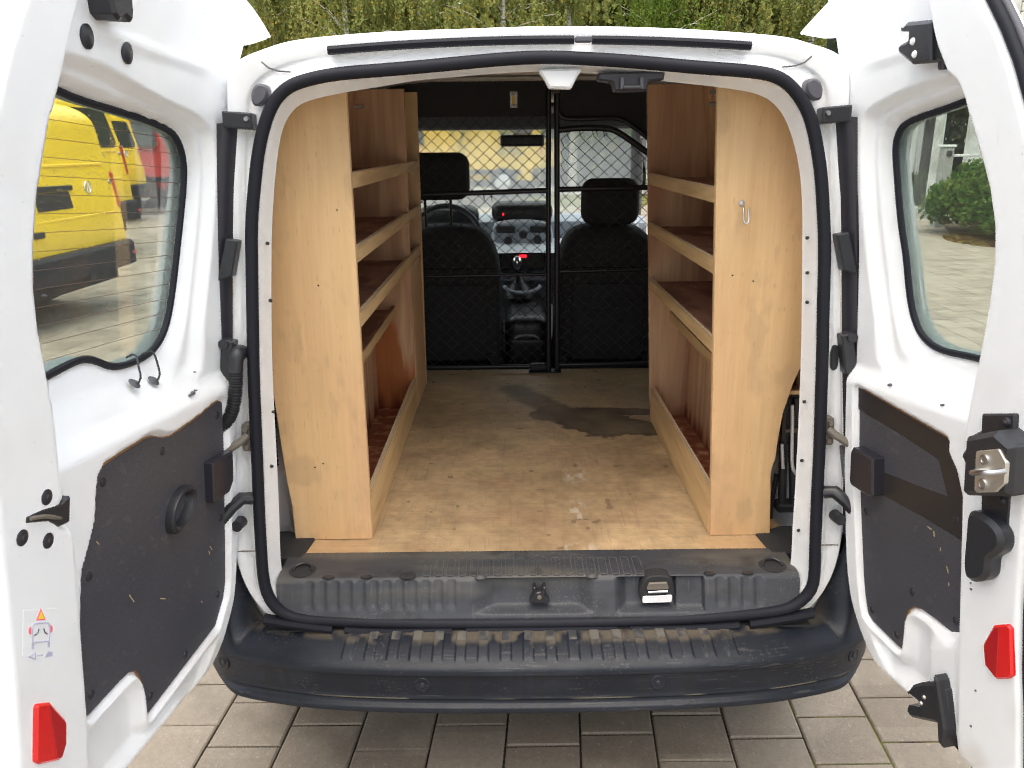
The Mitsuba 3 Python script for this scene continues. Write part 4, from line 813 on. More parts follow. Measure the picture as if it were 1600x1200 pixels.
def rack(k, s, xf, zs, y0, y1, y2, panel, x_low, lip_y1, z4, x4):
    Q = lambda w0, w1, p, fr, m, name, b=.0012: put(k, name, prism(p, w0, w1, b, fr), m, smooth=15)
    put(k, 'front_panel', prism(panel, -(y0 + .015), -y0, .0012, XZ(0)), 'm_ply', smooth=15)
    fx = lambda z: xf(z)
    xb = s * .640
    def upright(name, ya, m, xbk, zt, off=0.0, zb=.601):
        q = [(xbk, zb), (xbk, 1.15), (s * .545, zt), (fx(zt) + s * off, zt), (fx(zb) + s * off, zb)]
        return put(k, name, prism(q, -(ya + .015), -ya, .001, XZ(0)), m, smooth=15)
    upright('divider', y1, 'm_plyred', xb, 1.69, .002)
    if y2: upright('end_panel', y2, 'm_ply', xb, 1.70, -.004)
    put(k, 'back_panel', prism(np.array([(s * .622, .95), (s * .632, .95), (s * .632, 1.15), (s * .552, 1.69), (s * .542, 1.69), (s * .622, 1.15)]), -((y2 or y1) - .001), -(y0 + .016), .001, XZ(0)), 'm_plyred', smooth=15)
    put(k, 'arch_casing', cbox(min(s * x_low, s * (x_low + .01)), max(s * x_low, s * (x_low + .01)), y0 + .016, y1 - .001, .601, .952, .001), 'm_plyred', smooth=15)
    put(k, 'casing_top', cbox(min(s * (x_low - .001), s * .627), max(s * (x_low - .001), s * .627), y0 + .016, y1 - .001, .953, .963, .001), 'm_plyshelf', smooth=15)
    spans = [(y0 + .016, y1 - .001)] + ([(y1 + .016, y2 - .001)] if y2 else [])
    for ya, yb in spans:
        for z in zs:
            x = fx(z); a, b = sorted((x + s * .012, s * (.621 - max(0, z - 1.15) * .15)))
            sh = put(k, 'shelf', cbox(a, b, ya, yb, z - .026, z - .014, .001), 'm_plyshelf', smooth=15)
            a, b = sorted((x + s * .001, x + s * .0118))
            put(sh, 'front_lip', cbox(a, b, ya, yb, z - .034, z, .0012), 'm_plyshelf', smooth=15)
            a, b = sorted((x + s * .0016, x + s * .0112)); put(sh, 'lip_edge', cbox(a, b, ya + .001, yb - .001, z - .001, z + .0006, .0), 'm_plyedge', smooth=False)
    a, b = sorted((s * (x4 + .012), s * (x_low - .001))); sh = put(k, 'shelf', cbox(a, b, y0 + .016, y1 - .001, z4 - .026, z4 - .014, .001), 'm_plyshelf', smooth=15)
    a, b = sorted((s * x4, s * (x4 + .0118))); put(sh, 'front_lip', cbox(a, b, y0 + .016, y1 - .001, z4 - .032, z4, .0012), 'm_plyshelf', smooth=15)
    x = fx(.66); a, b = sorted((x, x + s * .0125))
    lp = put(k, 'bottom_lip', cbox(a, b, y0 + .016, lip_y1, .6015, .718, .0012), 'm_plyshelf', smooth=15)
    a, b = sorted((x + s * .001, x + s * .0115)); put(lp, 'lip_edge', cbox(a, b, y0 + .017, lip_y1 - .001, .7175, .7188, .0), 'm_plyedge', smooth=False)
    a, b = sorted((x + s * .014, s * (x_low - .001))); put(k, 'bottom_board', cbox(a, b, y0 + .016, y1 - .001, .601, .612, .001), 'm_plyred', smooth=15)
rl = thing('plywood_shelving', 'deeper plywood shelving rack along the left side of the load bay', 'shelving', 'plywood racks in the load bay')
pL = [(-.396, .6015), (-.389, 1.64), (-.44, 1.655), (-.56, 1.655), (-.62, 1.55), (-.63, 1.2), (-.610, 1.06), (-.602, .997), (-.596, .87), (-.590, .76), (-.583, .69), (-.582, .6015)]
rack(rl, -1, lambda z: -.396 + .0075 * (z - .6), (1.462, 1.302, 1.156), .22, 1.20, 1.53, pL, .53, 1.25, .985, .452)
put(rl, 'cupboard_panel', cbox(-.406, -.394, 1.217, 1.529, .601, 1.118, .001), 'm_ply', smooth=15)
bl = put(rl, 'slide_bolt', cbox(-.552, -.520, 1.186, 1.1985, 1.632, 1.641, .002), 'm_zinc'); put(bl, 'knob', lathe([(0, .016), (.005, .014), (.006, 0)], 14, Fr((-.555, 1.199, 1.638), (1, 0, 0), (0, 0, 1), (0, -1, 0))), 'm_steel')
rr_ = thing('plywood_shelving', 'shorter plywood shelving rack along the right side of the load bay', 'shelving', 'plywood racks in the load bay')
pR = [(.425, .6015), (.377, 1.632), (.43, 1.645), (.55, 1.645), (.61, 1.55), (.625, 1.25), (.622, 1.085), (.613, 1.044), (.592, .985), (.575, .915), (.5685, .85), (.5665, .80), (.5605, .778), (.559, .755), (.562, .72), (.570, .6015)]
rack(rr_, 1, lambda z: .425 - .0465 * (z - .6), (1.424, 1.270, 1.090), .22, 1.10, None, pR, .545, 1.075, .978, .478)
for z, r in ((1.618, .004), (1.594, .0045)):
    b_ = put(rr_, 'slide_bolt', tube([(.372, .262, z), (.425, .262, z)], r, 10), 'm_dirtysteel')
put(rr_, 'bolt_plate', cbox(.404, .424, .240, .258, 1.575, 1.630, .002), 'm_dirtysteel'); put(rr_, 'bolt_knob', lathe([(0, .012), (.006, .010), (.007, 0)], 14, Fr((.408, .258, 1.583), (0, 1, 0), (0, 0, 1), (-1, 0, 0))), 'm_black')
for k, x, z in ((rl, -.478, 1.222), (rl, -.425, 1.385), (rr_, .435, 1.235), (rr_, .482, 1.222), (rl, -.50, .80), (rl, -.52, .79)):
    put(k, 'screw_hole', lathe([(0, .0006), (.0018, .0006), (.0022, -.001)], 10, Fr((x, .22, z), (1, 0, 0), (0, 0, 1), (0, -1, 0))), 'm_blackmat')
# hook on the right front panel
hk = thing('wire_hook', 'small bent steel hook screwed to the right plywood front panel', 'hook')
put(hk, 'hook', tube(spl([(.444, .219, 1.388), (.443, .205, 1.386), (.443, .196, 1.372), (.444, .194, 1.357), (.4475, .190, 1.350), (.452, .190, 1.353), (.4535, .194, 1.366), (.4530, .197, 1.380)], 40), .0022, 8), 'm_steel')
put(hk, 'screw_plate', lathe([(0, .003), (.006, .002), (.007, 0)], 16, Fr((.444, .2195, 1.390), (1, 0, 0), (0, 0, 1), (0, -1, 0))), 'm_steel')
# car jack stowed beside the right rack
jk = thing('car_jack', 'black scissor jack with chrome cranks stowed on the right wheel arch', 'jack')
put(jk, 'arm', tube([(.604, .295, .935), (.610, .295, .80), (.620, .295, .645)], .0105, 8), 'm_black'); put(jk, 'arm', tube([(.634, .300, .95), (.636, .300, .80), (.650, .295, .65)], .0125, 8), 'm_black')
put(jk, 'arm', tube([(.668, .30, .95), (.664, .30, .80), (.668, .295, .66)], .013, 8), 'm_black')
put(jk, 'crank', tube(spl([(.6135, .272, .915), (.6195, .272, .85), (.627, .272, .765), (.636, .272, .742), (.662, .272, .722)], 24), .0042, 8), 'm_silver')
put(jk, 'crank', tube([(.5985, .275, .815), (.6065, .275, .752)], .0042, 8), 'm_silver'); put(jk, 'base', cbox(.604, .70, .278, .32, .630, .652, .004), 'm_black'); put(jk, 'saddle', cbox(.592, .70, .282, .33, .925, 1.01, .008), 'm_black')
put(jk, 'spindle', tube([(.606, .285, .845), (.69, .285, .85)], .006, 8), 'm_dirtysteel'); put(jk, 'spindle_nut', cbox(.640, .69, .274, .30, .74, .765, .004), 'm_black'); put(jk, 'handle_ring', tube(spl([(.641, .270, .90), (.646, .270, .905), (.650, .270, .895), (.649, .270, .875), (.643, .270, .87), (.640, .270, .885)], 24, True), .0024, 6, True), 'm_silver')

# ---------------------------------------------------------------- mesh partition behind the seats
pa = thing('mesh_partition', 'black tubular partition frame with diamond wire mesh between load bay and cab', 'partition')
YP = 1.70
def bar(pts, r, name='frame_bar', n=10): put(pa, name, tube([(x, YP + (q[0] if q else 0), z) for x, z, *q in pts], r, n), 'm_black', smooth=True)
bar([(.099, 1.72), (.100, 1.2), (.104, .603)], .0105); bar([(.131, 1.70), (.135, 1.2), (.139, .610)], .0115)
bar([(-.62, .622), (.098, .625)], .009); bar([(.14, .628), (.62, .634)], .009); bar([(-.62, 1.003), (.098, 1.010)], .0065); bar([(.145, 1.019), (.62, 1.027)], .0065)
bar([(-.62, 1.323), (.098, 1.341)], .0105); bar([(.14, 1.344), (.62, 1.350)], .0105)
up_c = spl([(.131, 1.68), (.134, 1.645), (.146, 1.617), (.180, 1.607), (.28, 1.607), (.372, 1.604), (.415, 1.583), (.504, 1.519), (.62, 1.43)], 60)
lo_c = spl([(.137, 1.566), (.20, 1.572), (.28, 1.573), (.341, 1.567), (.379, 1.550), (.506, 1.465), (.62, 1.385)], 60)
bar([tuple(q) for q in up_c], .009, 'guard_rail'); bar([tuple(q) for q in lo_c], .012, 'guard_rail')
ft = put(pa, 'foot_plate', cbox(.02, .155, YP - .03, YP + .03, .601, .606, .002), 'm_black'); put(ft, 'bolt', lathe([(0, .012), (.007, .012), (.008, 0)], 6, XY(.606)), 'm_black'); scene[ft + '__bolt']['to_world'] = T().translate([.06, YP, 0])
put(pa, 'clamp', cbox(.025, .095, YP - .016, YP + .016, .609, .636, .004), 'm_black')
put(pa, 'upper_cover', prism([(-.62, 1.62), (.105, 1.618), (.105, 1.758), (-.55, 1.758), (-.62, 1.70)], -(YP + .020), -(YP + .012), .001, XZ(0)), 'm_seat')
put(pa, 'upper_cover', prism(np.vstack([[(.145, 1.758)], up_c[8:], [(.62, 1.70), (.55, 1.758)]]), -(YP + .020), -(YP + .012), .001, XZ(0)), 'm_seat')
lb = put(pa, 'label_tag', cbox(-.048, -.020, YP + .006, YP + .0115, 1.650, 1.708, .0005), 'm_sticker_w')
put(lb, 'yellow_band', cbox(-.040, -.030, YP + .0048, YP + .0058, 1.662, 1.694, 0), 'm_sticker_y')
for z in (1.656, 1.6605, 1.698, 1.7025): put(lb, 'print_line', cbox(-.045, -.023, YP + .0048, YP + .0058, z, z + .002, 0), 'm_ink')
for s_, poly in (('left', [(-.62, .63), (.092, .63), (.092, 1.625), (-.62, 1.615)]), ('right', [(.147, .635), (.62, .64), (.62, 1.39), (.506, 1.46), (.379, 1.545), (.341, 1.562), (.147, 1.563)])):
    reg = Polygon(poly); wires = []
    for sg in (-1, 1):
        for c in np.arange(-2.6, 2.6, .0505):
            # lines x/.0258 +- z/.0236 = const
            l = LineString([(c - 2 * .0258 / .0236 * sg, -.4 + .0), (c + 2 * .0258 / .0236 * sg, 3.6)]).intersection(reg)
            for g in getattr(l, 'geoms', [l]):
                if g.is_empty or g.length < .02: continue
                (a, b), (e, d) = g.coords
                n_ = max(4, int(g.length / .017)); t = np.linspace(0, 1, n_)
                x, z = a + (e - a) * t, b + (d - b) * t
                sag = .012 * np.sin(2.3 * z + x * 1.7) + (.016 * np.sin(4 * x + 3 * z) if s_ == 'right' else .004 * np.sin(6 * x))
                m_ = ss(0, .05, t) * ss(1, .95, t)
                wob = .0012 * np.sin(np.arange(n_) * np.pi)
                wires.append(tube(np.stack([x + (sag * .6 + 0) * m_, np.full(n_, YP + .0012 * sg) + .0012 * np.cos(np.arange(n_) * np.pi), z + sag * .35 * m_], 1), .0014, 4, cap=False))
    put(pa, 'wire_mesh', cat(*wires), 'm_mesh', smooth=False, kind='stuff')
for x, z in ((-.155, 1.315), (-.125, 1.313), (.285, 1.555), (.312, 1.552)): put(pa, 'cable_tie', tube([(x, YP - .002, z + .012), (x + .003, YP - .006, z - .014)], [.003, .0012], 6), 'm_black')

# ---------------------------------------------------------------- cab: seats, dashboard, controls
def seat(cx, x0, x1, hx, hz, hw):
    w_, c_ = (x1 - x0) / 2, (x0 + x1) / 2
    q_ = spl([(c_ - w_, .54), (c_ - w_ * .99, .80), (c_ - w_ * .97, .99), (c_ - w_ * .86, 1.095), (c_ - w_ * .66, 1.155), (c_ - w_ * .3, 1.178), (c_, 1.182), (c_ + w_ * .3, 1.178), (c_ + w_ * .66, 1.155), (c_ + w_ * .86, 1.095), (c_ + w_ * .97, .99), (c_ + w_ * .99, .80), (c_ + w_, .54)], 70)
    R_ = [(1.0, -2.10), (1.0, -1.99), (.985, -1.965), (.955, -1.945), (.91, -1.935)]
    m_ = loft(np.array([np.c_[c_ + (q_[:, 0] - c_) * f_, np.full(70, -y_), .54 + (q_[:, 1] - .54) * f_] for f_, y_ in R_])); e_ = 70 * 4
    cap_ = TM(np.vstack([m_.vertices[e_:], [[c_, 1.935, .8]]]), [[i, i + 1, 70] for i in range(69)])
    s_ = put(van, 'front_seat', cat(m_, cap_), 'm_seat', smooth=60)
    put(s_, 'back_pocket', rbox(((x0 + x1) / 2, 1.932, .76), ((x1 - x0) / 2 - .07, .012, .17), .011), 'm_seat', smooth=True)
    for z_ in (1.0, .62): put(s_, 'seam', tube([(c_ - w_ * .85, 1.934, z_), (c_ + w_ * .85, 1.934, z_)], .003, 6), 'm_dashblack')
    put(s_, 'cushion', rbox(((x0 + x1) / 2, 2.27, .62), ((x1 - x0) / 2, .25, .08), .07), 'm_seat', smooth=True)
    h = put(s_, 'headrest', rbox((hx, 1.98, hz), (hw, .055, .098), .052), 'm_seat', smooth=True)
    for d in (-.055, .055): put(s_, 'headrest_post', tube([(hx + d, 1.99, hz - .07), (hx + d, 2.0, 1.13)], .006, 8), 'm_dashblack')
seat(.375, .145, .60, .378, 1.276, .124); seat(-.33, -.565, -.092, -.362, 1.388, .140)
put(van, 'handbrake_grip', tube([(.125, 2.05, .60), (.135, 2.2, .70), (.14, 2.3, .76)], .014, 10), 'm_dashblack')
da = put(van, 'dashboard', loft(np.array([np.stack([xs * h, np.full(25, y) + .05 * np.abs(xs) ** 3, z - .02 * xs ** 4], 1) for y, z, h in ((3.5, 1.05, .66), (3.35, 1.105, .69), (3.15, 1.135, .70), (2.98, 1.14, .70), (2.90, 1.11, .70), (2.88, 1.0, .70), (2.95, .85, .68), (3.0, .6, .66), (3.05, .35, .6))]), wrap=False), 'm_dash', smooth=50)
put(da, 'centre_hood', rbox((.015, 2.93, 1.165), (.165, .10, .052), .045), 'm_dashblack', smooth=True)
put(da, 'instrument_hood', rbox((-.385, 2.90, 1.14), (.165, .10, .06), .055), 'm_dashblack', smooth=True)
put(da, 'centre_stack', rbox((.015, 2.86, 1.035), (.155, .06, .085), .03), 'm_dash', smooth=True)
put(da, 'silver_arch', tube(spl([(-.138, 2.80, .975), (-.142, 2.80, 1.07), (-.120, 2.80, 1.108), (0, 2.80, 1.125), (.13, 2.80, 1.112), (.165, 2.80, 1.08), (.17, 2.80, .98)], 50), .006, 8), 'm_silver')
for x0, x1 in ((-.125, -.025), (.055, .155)): put(da, 'air_vent', cbox(x0, x1, 2.785, 2.81, 1.062, 1.098, .008), 'm_dashblack')
for x, z in ((-.062, 1.02), (.018, 1.052), (.096, 1.022)): put(da, 'control_knob', lathe([(0, .035), (.017, .034), (.020, .028), (.022, .0), (.030, -.002)], 24, Fr((x, 2.80, z), (1, 0, 0), (0, 0, 1), (0, -1, 0))), 'm_dashblack')
rd = put(da, 'radio', cbox(-.105, .135, 2.80, 2.88, .862, .955, .006), 'm_dashblack')
scene[key(rd, 'red_display')] = {**mikit.ply(cbox(-.005, .036, 2.7955, 2.7985, .928, .944, 0), 'm_led'), 'emitter': {'type': 'area', 'radiance': {'type': 'rgb', 'value': [.45, 0.005, 0.008]}}}
scene[key(da, 'warning_light')] = {**mikit.ply(cbox(-.090, -.083, 2.826, 2.829, 1.152, 1.163, 0), 'm_led'), 'emitter': {'type': 'area', 'radiance': {'type': 'rgb', 'value': [.8, 0.005, 0.01]}}}
put(da, 'lower_shelf', cbox(-.11, .14, 2.78, 2.90, .80, .83, .008), 'm_dash')
put(da, 'side_vent', torus(Fr((.60, 2.84, 1.07), (1, 0, 0), (0, 0, 1), (0, -1, 0)), .04, .007), 'm_silver')
sw = put(van, 'steering_wheel', torus(Fr((-.385, 2.62, 1.045), (1, 0, 0), (0, .42, .91), (0, -.91, .42)), .185, .0145, 0, 2 * np.pi, 60, 10), 'm_dashblack', smooth=True)
put(sw, 'hub', rbox((-.385, 2.63, 1.03), (.075, .03, .06), .025), 'm_dashblack', smooth=True)
for a_ in (-.3, np.pi + .3): put(sw, 'spoke', tube([(-.385, 2.63, 1.03), (-.385 + .18 * math.cos(a_), 2.62, 1.045 + .17 * math.sin(a_))], .012, 8), 'm_dashblack')
gl = put(van, 'gear_lever', tube([(-.015, 2.47, .78), (-.018, 2.42, .90), (-.019, 2.40, .95)], [.012, .009, .008], 10), 'm_dashblack')
put(gl, 'knob', lathe([(0, .035), (.018, .028), (.0245, .005), (.02, -.018), (.010, -.03)], 20, Fr((-.019, 2.40, .957), (1, 0, 0), (0, 1, 0), (0, 0, 1))), 'm_chrome', smooth=True)
put(gl, 'boot', lathe([(.012, .09), (.035, .05), (.07, .01), (.08, -.02)], 20, XY(.80)), 'm_dashblack'); scene[gl + '__boot']['to_world'] = T().translate([-.012, 2.46, 0])
put(gl, 'surround', torus(Fr((.005, 2.42, .845), (1.4, 0, 0), (0, .9, .45), (0, -.45, .9)), .064, .009, np.pi * 1.05, np.pi * 1.95), 'm_dash')
ck = put(van, 'centre_console', rbox((.02, 2.35, .60), (.10, .33, .16), .05), 'm_dashblack', smooth=True)
put(ck, 'console_frame', tube(spl([(-.055, 2.02, .54), (-.048, 2.02, .63), (-.030, 2.02, .672), (.02, 2.02, .682), (.068, 2.02, .672), (.085, 2.02, .63), (.095, 2.02, .54)], 40), .0055, 8), 'm_dash')
put(ck, 'cup_tray', rbox((.02, 2.03, .60), (.085, .02, .07), .018), 'm_dashblack', smooth=True)
mr = put(van, 'rear_view_mirror', rbox((.015, 2.715, 1.533), (.112, .018, .029), .016), 'm_dashblack', smooth=True); put(mr, 'mount', cbox(-.035, .065, 2.70, 2.74, 1.563, 1.60, .006), 'm_silver')
put(van, 'overhead_trim', cbox(-.62, .62, 2.52, 2.72, 1.585, 1.68, .01), 'm_trimgrey')
put(van, 'headlining', cbox(-.60, .60, 1.73, 2.70, 1.655, 1.67, .003), 'm_trimgrey'); put(van, 'headlining', prism(np.array([(.16, 1.706), (.6, 1.727), (1.70, 1.756), (1.70, 1.760), (.6, 1.731), (.16, 1.710)]), -.50, .50, .0, YZ(0)), 'm_headlining')
for y, z in ((.55, 1.716), (1.05, 1.731), (1.5, 1.743)): put(van, 'roof_bow', cbox(-.50, .50, y, y + .05, z - .008, z + .004, .003), 'm_headlining')
for s in (-1, 1):
    put(van, 'wing_mirror', rbox((s * .86, 2.82, 1.17), (.09, .05, .085), .045), 'm_black', smooth=True)
    put(van, 'cab_door', cbox(*sorted((s * .715, s * .735)), 1.95, 2.9, .35, 1.09, .006), 'm_trimgrey')
put(van, 'cab_floor', cbox(-.70, .70, 1.75, 3.2, .45, .47, .003), 'm_blackmat')
# ---------------------------------------------------------------- paved yard
labels['ground'] = {'label': 'pale worn yard surface reaching past the paving to the hedges', 'category': 'ground', 'kind': 'structure'}
scene['ground'] = mikit.ply(TM([(-150, -40, -.020), (150, -40, -.020), (150, 220, -.020), (-150, 220, -.020)], [[0, 1, 2], [0, 2, 3]]), 'm_ground')
labels['paving'] = {'label': 'brown rectangular concrete pavers laid in staggered columns with dark mossy joints under the van', 'category': 'paving', 'kind': 'structure'}
scene['paving'] = mikit.ply(TM([(-14, -6, -.0065), (14, -6, -.0065), (14, 24, -.0065), (-14, 24, -.0065)], [[0, 1, 2], [0, 2, 3]]), 'm_joint')
SX, SY = .198, .175
def paver_mesh(i, j, full=True):
    x0 = -.877 + SX * i; off = {0: .22, 1: .30, 2: .20, 3: .29, 4: .21, 5: .25, 6: .325, 7: .23, 8: .31, 9: .21, 10: .30}.get(i, .215 + .0875 * (i % 2))
    r = np.random.default_rng((i * 7919 + j * 104729) % 2 ** 31)
    g = .0028; y0 = off + SY * j; b = .0045; h = r.normal(0, .0011); tx, ty = r.normal(0, .004, 2)
    a = np.array([(x0 + g, y0 + g), (x0 + SX - g, y0 + g), (x0 + SX - g, y0 + SY - g), (x0 + g, y0 + SY - g)])
    c = a.mean(0); q = c + (a - c) * (1 - 2 * b / SX)
    def w(p, z):
        zz = z + h + (p[:, 0] - c[0]) * tx + (p[:, 1] - c[1]) * ty if z > -.01 else np.full(4, z)
        return np.c_[p[:, 0] + .065 * (p[:, 1] - .14), p[:, 1], zz]
    v = np.vstack([w(q, 0), w(a, -.0035), w(a, -.014)])
    f = [[0, 1, 2], [0, 2, 3]]
    for k in range(4):
        n = (k + 1) % 4
        f += [[4 + k, 4 + n, n], [4 + k, n, k], [8 + k, 8 + n, 4 + n], [8 + k, 4 + n, 4 + k]]
    return v, np.array(f), c
near, rest, nrest = [], [], 0
def region(x, y):
    x = x + .065 * (y - .14)
    if -.1 < y < .66 and -1.45 < x < 1.55: return 1
    if 3.2 < y < 8.0 and -5.4 < x < -2.2 and -.75 * (y + 1.5) - .2 < x < -.40 * (y + 1.5): return 2
    if 3.4 < y < 9.5 and 2.2 < x < 6.5 and .46 * (y + 1.5) < x < .64 * (y + 1.5): return 2
    return 0
for i in range(-58, 62):
    for j in range(-30, 118):
        x, y = -.877 + SX * (i + .5), .25 + SY * (j + .5)
        d = math.hypot(x - CAM[0], y - CAM[1])
        if y > 19 or x * x + y * y > 20 ** 2: continue
        rg = region(x, y)
        (near if rg else rest).append((0 if rg == 1 else d, i, j))
near.sort()
rest += near[300:]
for _, i, j in near[:300]:
    v, f, c = paver_mesh(i, j); put('paving', 'paver', TM(v, f), 'm_paver', smooth=False)
V, Fc, o = [], [], 0
for _, i, j in rest:
    v, f, c = paver_mesh(i, j); V.append(v); Fc.append(f + o); o += len(v)
put('paving', 'paver_field', TM(np.vstack(V), np.vstack(Fc)), 'm_paver', smooth=False, kind='stuff')

# ---------------------------------------------------------------- vehicles beyond the windows
def make_van(label, cat_, group, loc, heading, L=4.9, W=1.9, H=1.96, paint='m_yellow', detail=True, windows=True, side_windows=True):
    """rear of the vehicle at loc; heading = direction its nose points (degrees from +y, anticlockwise)"""
    k = thing('parked_van', label, cat_, group)
    a = np.radians(heading); D = np.array([-np.sin(a), np.cos(a), 0]); S = np.array([np.cos(a), np.sin(a), 0])
    o = np.array([loc[0], loc[1], 0.0])
    prof = [(0.02, .52), (0.0, .80), (0.02, 1.08), (0.09, 1.62), (0.12, 1.80), (.24, 1.90), (.7, H), (3.0, H), (3.5, 1.84), (4.25, 1.16), (4.7, 1.02), (L, .80), (L + .03, .52)]
    pz = spl(prof[:1] + prof[1:-1] + prof[-1:], 60)
    xs_ = np.array([-1, -.985, -.93, -.8, -.4, 0, .4, .8, .93, .985, 1])
    rings = []
    for y, z in pz:
        hw = W / 2 * (1 - .10 * ss(1.0, 1.95, z)); rnd = .05
        rings.append([o + D * (y + rnd * max(0, abs(t) - .8) ** 2 * 14 * (1 if y < 2 else -1)) + S * (t * hw) + np.array([0, 0, z - (.03 * abs(t) ** 4 if z > 1.5 else 0)]) for t in xs_])
    top = loft(np.array(rings), wrap=False)
    sides = []
    for t in (-1, 1):
        ring = np.array([r[0 if t < 0 else -1] for r in rings]); low = ring.copy(); low[:, 2] = .36
        mid_ = (ring + low) / 2; mid_ += S * t * .02
        sides.append(loft(np.array([ring, mid_, low]), wrap=False))
    body = cat(top, *sides); put(k, 'body', body, paint, smooth=40)
    FR = Fr(o, S, (0, 0, 1), -D)                                  # u = across, v = up, w = rearwards
    def tilt(z): return np.interp(z, [.52, .8, 1.08, 1.62, 1.80], [-.02, 0, -.02, -.09, -.12])
    def on_rear(P, h, name, m, parent=k, **kw):
        P = np.array(P, float); v = prism(P, -.02, h, .004).vertices; f_ = prism(P, -.02, h, .004).faces
        v = np.array(v); v[:, 2] += tilt(v[:, 1]) - .10 * np.clip(np.abs(v[:, 0]) / (W / 2) - .8, 0, 1) ** 2 * 7
        return put(parent, name, TM(FR(*v.T), f_), m, **kw)
    hw = W / 2
    if windows: on_rear(rpoly([(-hw * .82, 1.27), (hw * .86, 1.27), (hw * .72, 1.72), (-hw * .72, 1.72)], .08), .008, 'rear_window', 'm_vanglass')
    on_rear(rpoly([(-.46, 1.0), (.07, 1.0), (.05, 1.15), (-.46, 1.15)], .01), .012, 'number_plate', 'm_black')
    on_rear(rpoly([(-.50, 1.157), (.12, 1.157), (.12, 1.20), (-.50, 1.21)], .01), .02, 'plate_trim', 'm_black')
    for t in (-1, 1):
        on_rear(rpoly([(t * hw * .985, .95), (t * hw * .93, .95), (t * hw * .925, 1.28), (t * hw * .965, 1.30)], .015), .02, 'tail_light', 'm_reddark')
        on_rear(rpoly([(t * hw * .95, .525), (t * hw * .55, .515), (t * hw * .55, .48), (t * hw * .95, .49)], .006), .125, 'bumper_reflector', 'm_red')
    bp = [(-hw * 1.0, -.22), (-hw * 1.01, .02), (-hw * .93, .09), (-hw * .5, .115), (hw * .5, .115), (hw * .93, .09), (hw * 1.01, .02), (hw, -.22)]
    put(k, 'rear_bumper', prism(np.array(bp), .40, .63, .025, Fr(o, S, -D, (0, 0, 1))), 'm_rubber')
    for z_ in ((1.22, .90) if windows else (1.36, .90)): on_rear(rpoly([(-hw * .9, z_), (hw * .80, z_), (hw * .80, z_ + .022), (-hw * .9, z_ + .022)], .008), .012, 'swage_line', paint)
    on_rear(rpoly([(-.005, .66), (.004, .66), (.004, 1.80), (-.005, 1.80)], .001), .003, 'door_gap', 'm_blackmat')
    if detail:
        c = FR(0, 1.02, tilt(1.02) + .012); ef = Fr(FR(.39, 1.165, tilt(1.165) + .006), S, (0, 0, 1), -D)
        e = put(k, 'round_emblem', torus(ef, .055, .007), 'm_chrome')
        put(k, 'emblem_bars', cat(*[tube([ef(*p), ef(*q)], .005, 6) for p, q in (((-.028, .045), (0, .006)), ((0, .006), (.028, .045)), ((-.045, .02), (-.024, -.042)), ((-.024, -.042), (0, .0)), ((0, 0), (.024, -.042)), ((.024, -.042), (.045, .02)))]), 'm_chrome')
        on_rear(rpoly([(-.60, .79), (-.46, .79), (-.46, .84), (-.60, .84)], .01), .02, 'tailgate_handle', 'm_black')
        put(k, 'lock', lathe([(0, .012), (.02, .008), (.024, 0)], 14, Fr(FR(hw * .86, 1.20, tilt(1.20)), S, (0, 0, 1), -D)), 'm_steel')
        put(k, 'exhaust', tube([FR(.10, .37, .06), FR(.10, .36, -.5)], .05, 12), 'm_black')
    for y in (.95, 3.95):
        for t in (-1, 1):
            ww = put(k, 'wheel', lathe([(.19, -.1), (.30, -.1), (.325, -.07), (.325, .07), (.30, .1), (.19, .1), (.19, -.1)], 28, Fr(o + D * y + S * t * (hw - .12) + [0, 0, .325], D, (0, 0, 1), S)), 'm_tyre')
            put(ww, 'wheel_trim', lathe([(0, .105), (.10, .115), (.19, .10), (.19, -.05)] if t > 0 else [(0, -.105), (.10, -.115), (.19, -.10), (.19, .05)], 24, Fr(o + D * y + S * t * (hw - .12) + [0, 0, .325], D, (0, 0, 1), S)), 'm_silver')
    for t in (-1, 1):
        for y0, y1 in ((.45, 1.35), (1.5, 2.5), (2.65, 3.35)) if side_windows else ((2.9, 3.5),):
            P = rpoly([(y0, 1.18), (y1, 1.18), (y1 - .03, 1.66), (y0 + .08, 1.66)], .05)
            v = prism(P, -.02, .006, .003); q = np.array(v.vertices)
            xx = hw * (1 - .10 * ss(1.0, 1.95, q[:, 1])) * t + t * q[:, 2] + t * .004
            put(k, 'side_window', TM(o + q[:, :1] * D + xx[:, None] * S + np.c_[np.zeros((len(q), 2)), q[:, 1]], v.faces), 'm_vanglass')
        put(k, 'side_trim', prism(np.array([(.5, .50), (L - .6, .50), (L - .6, .60), (.5, .60)]), 0, .03, .006, Fr(o + S * t * (hw - .01), D, (0, 0, 1), S * t)), 'm_rubber')
    put(k, 'chassis', prism(np.array([(.1, .25), (L - .1, .25), (L - .1, .45), (.1, .45)]), -hw * .9, hw * .9, .01, Fr(o, D, (0, 0, 1), S)), 'm_blackmat')
    return k
def grow(k, loc, s_):
    for q in scene:
        if q.startswith(k + '__'): scene[q]['to_world'] = T().translate([loc[0], loc[1], 0]).scale(s_).translate([-loc[0], -loc[1], 0])
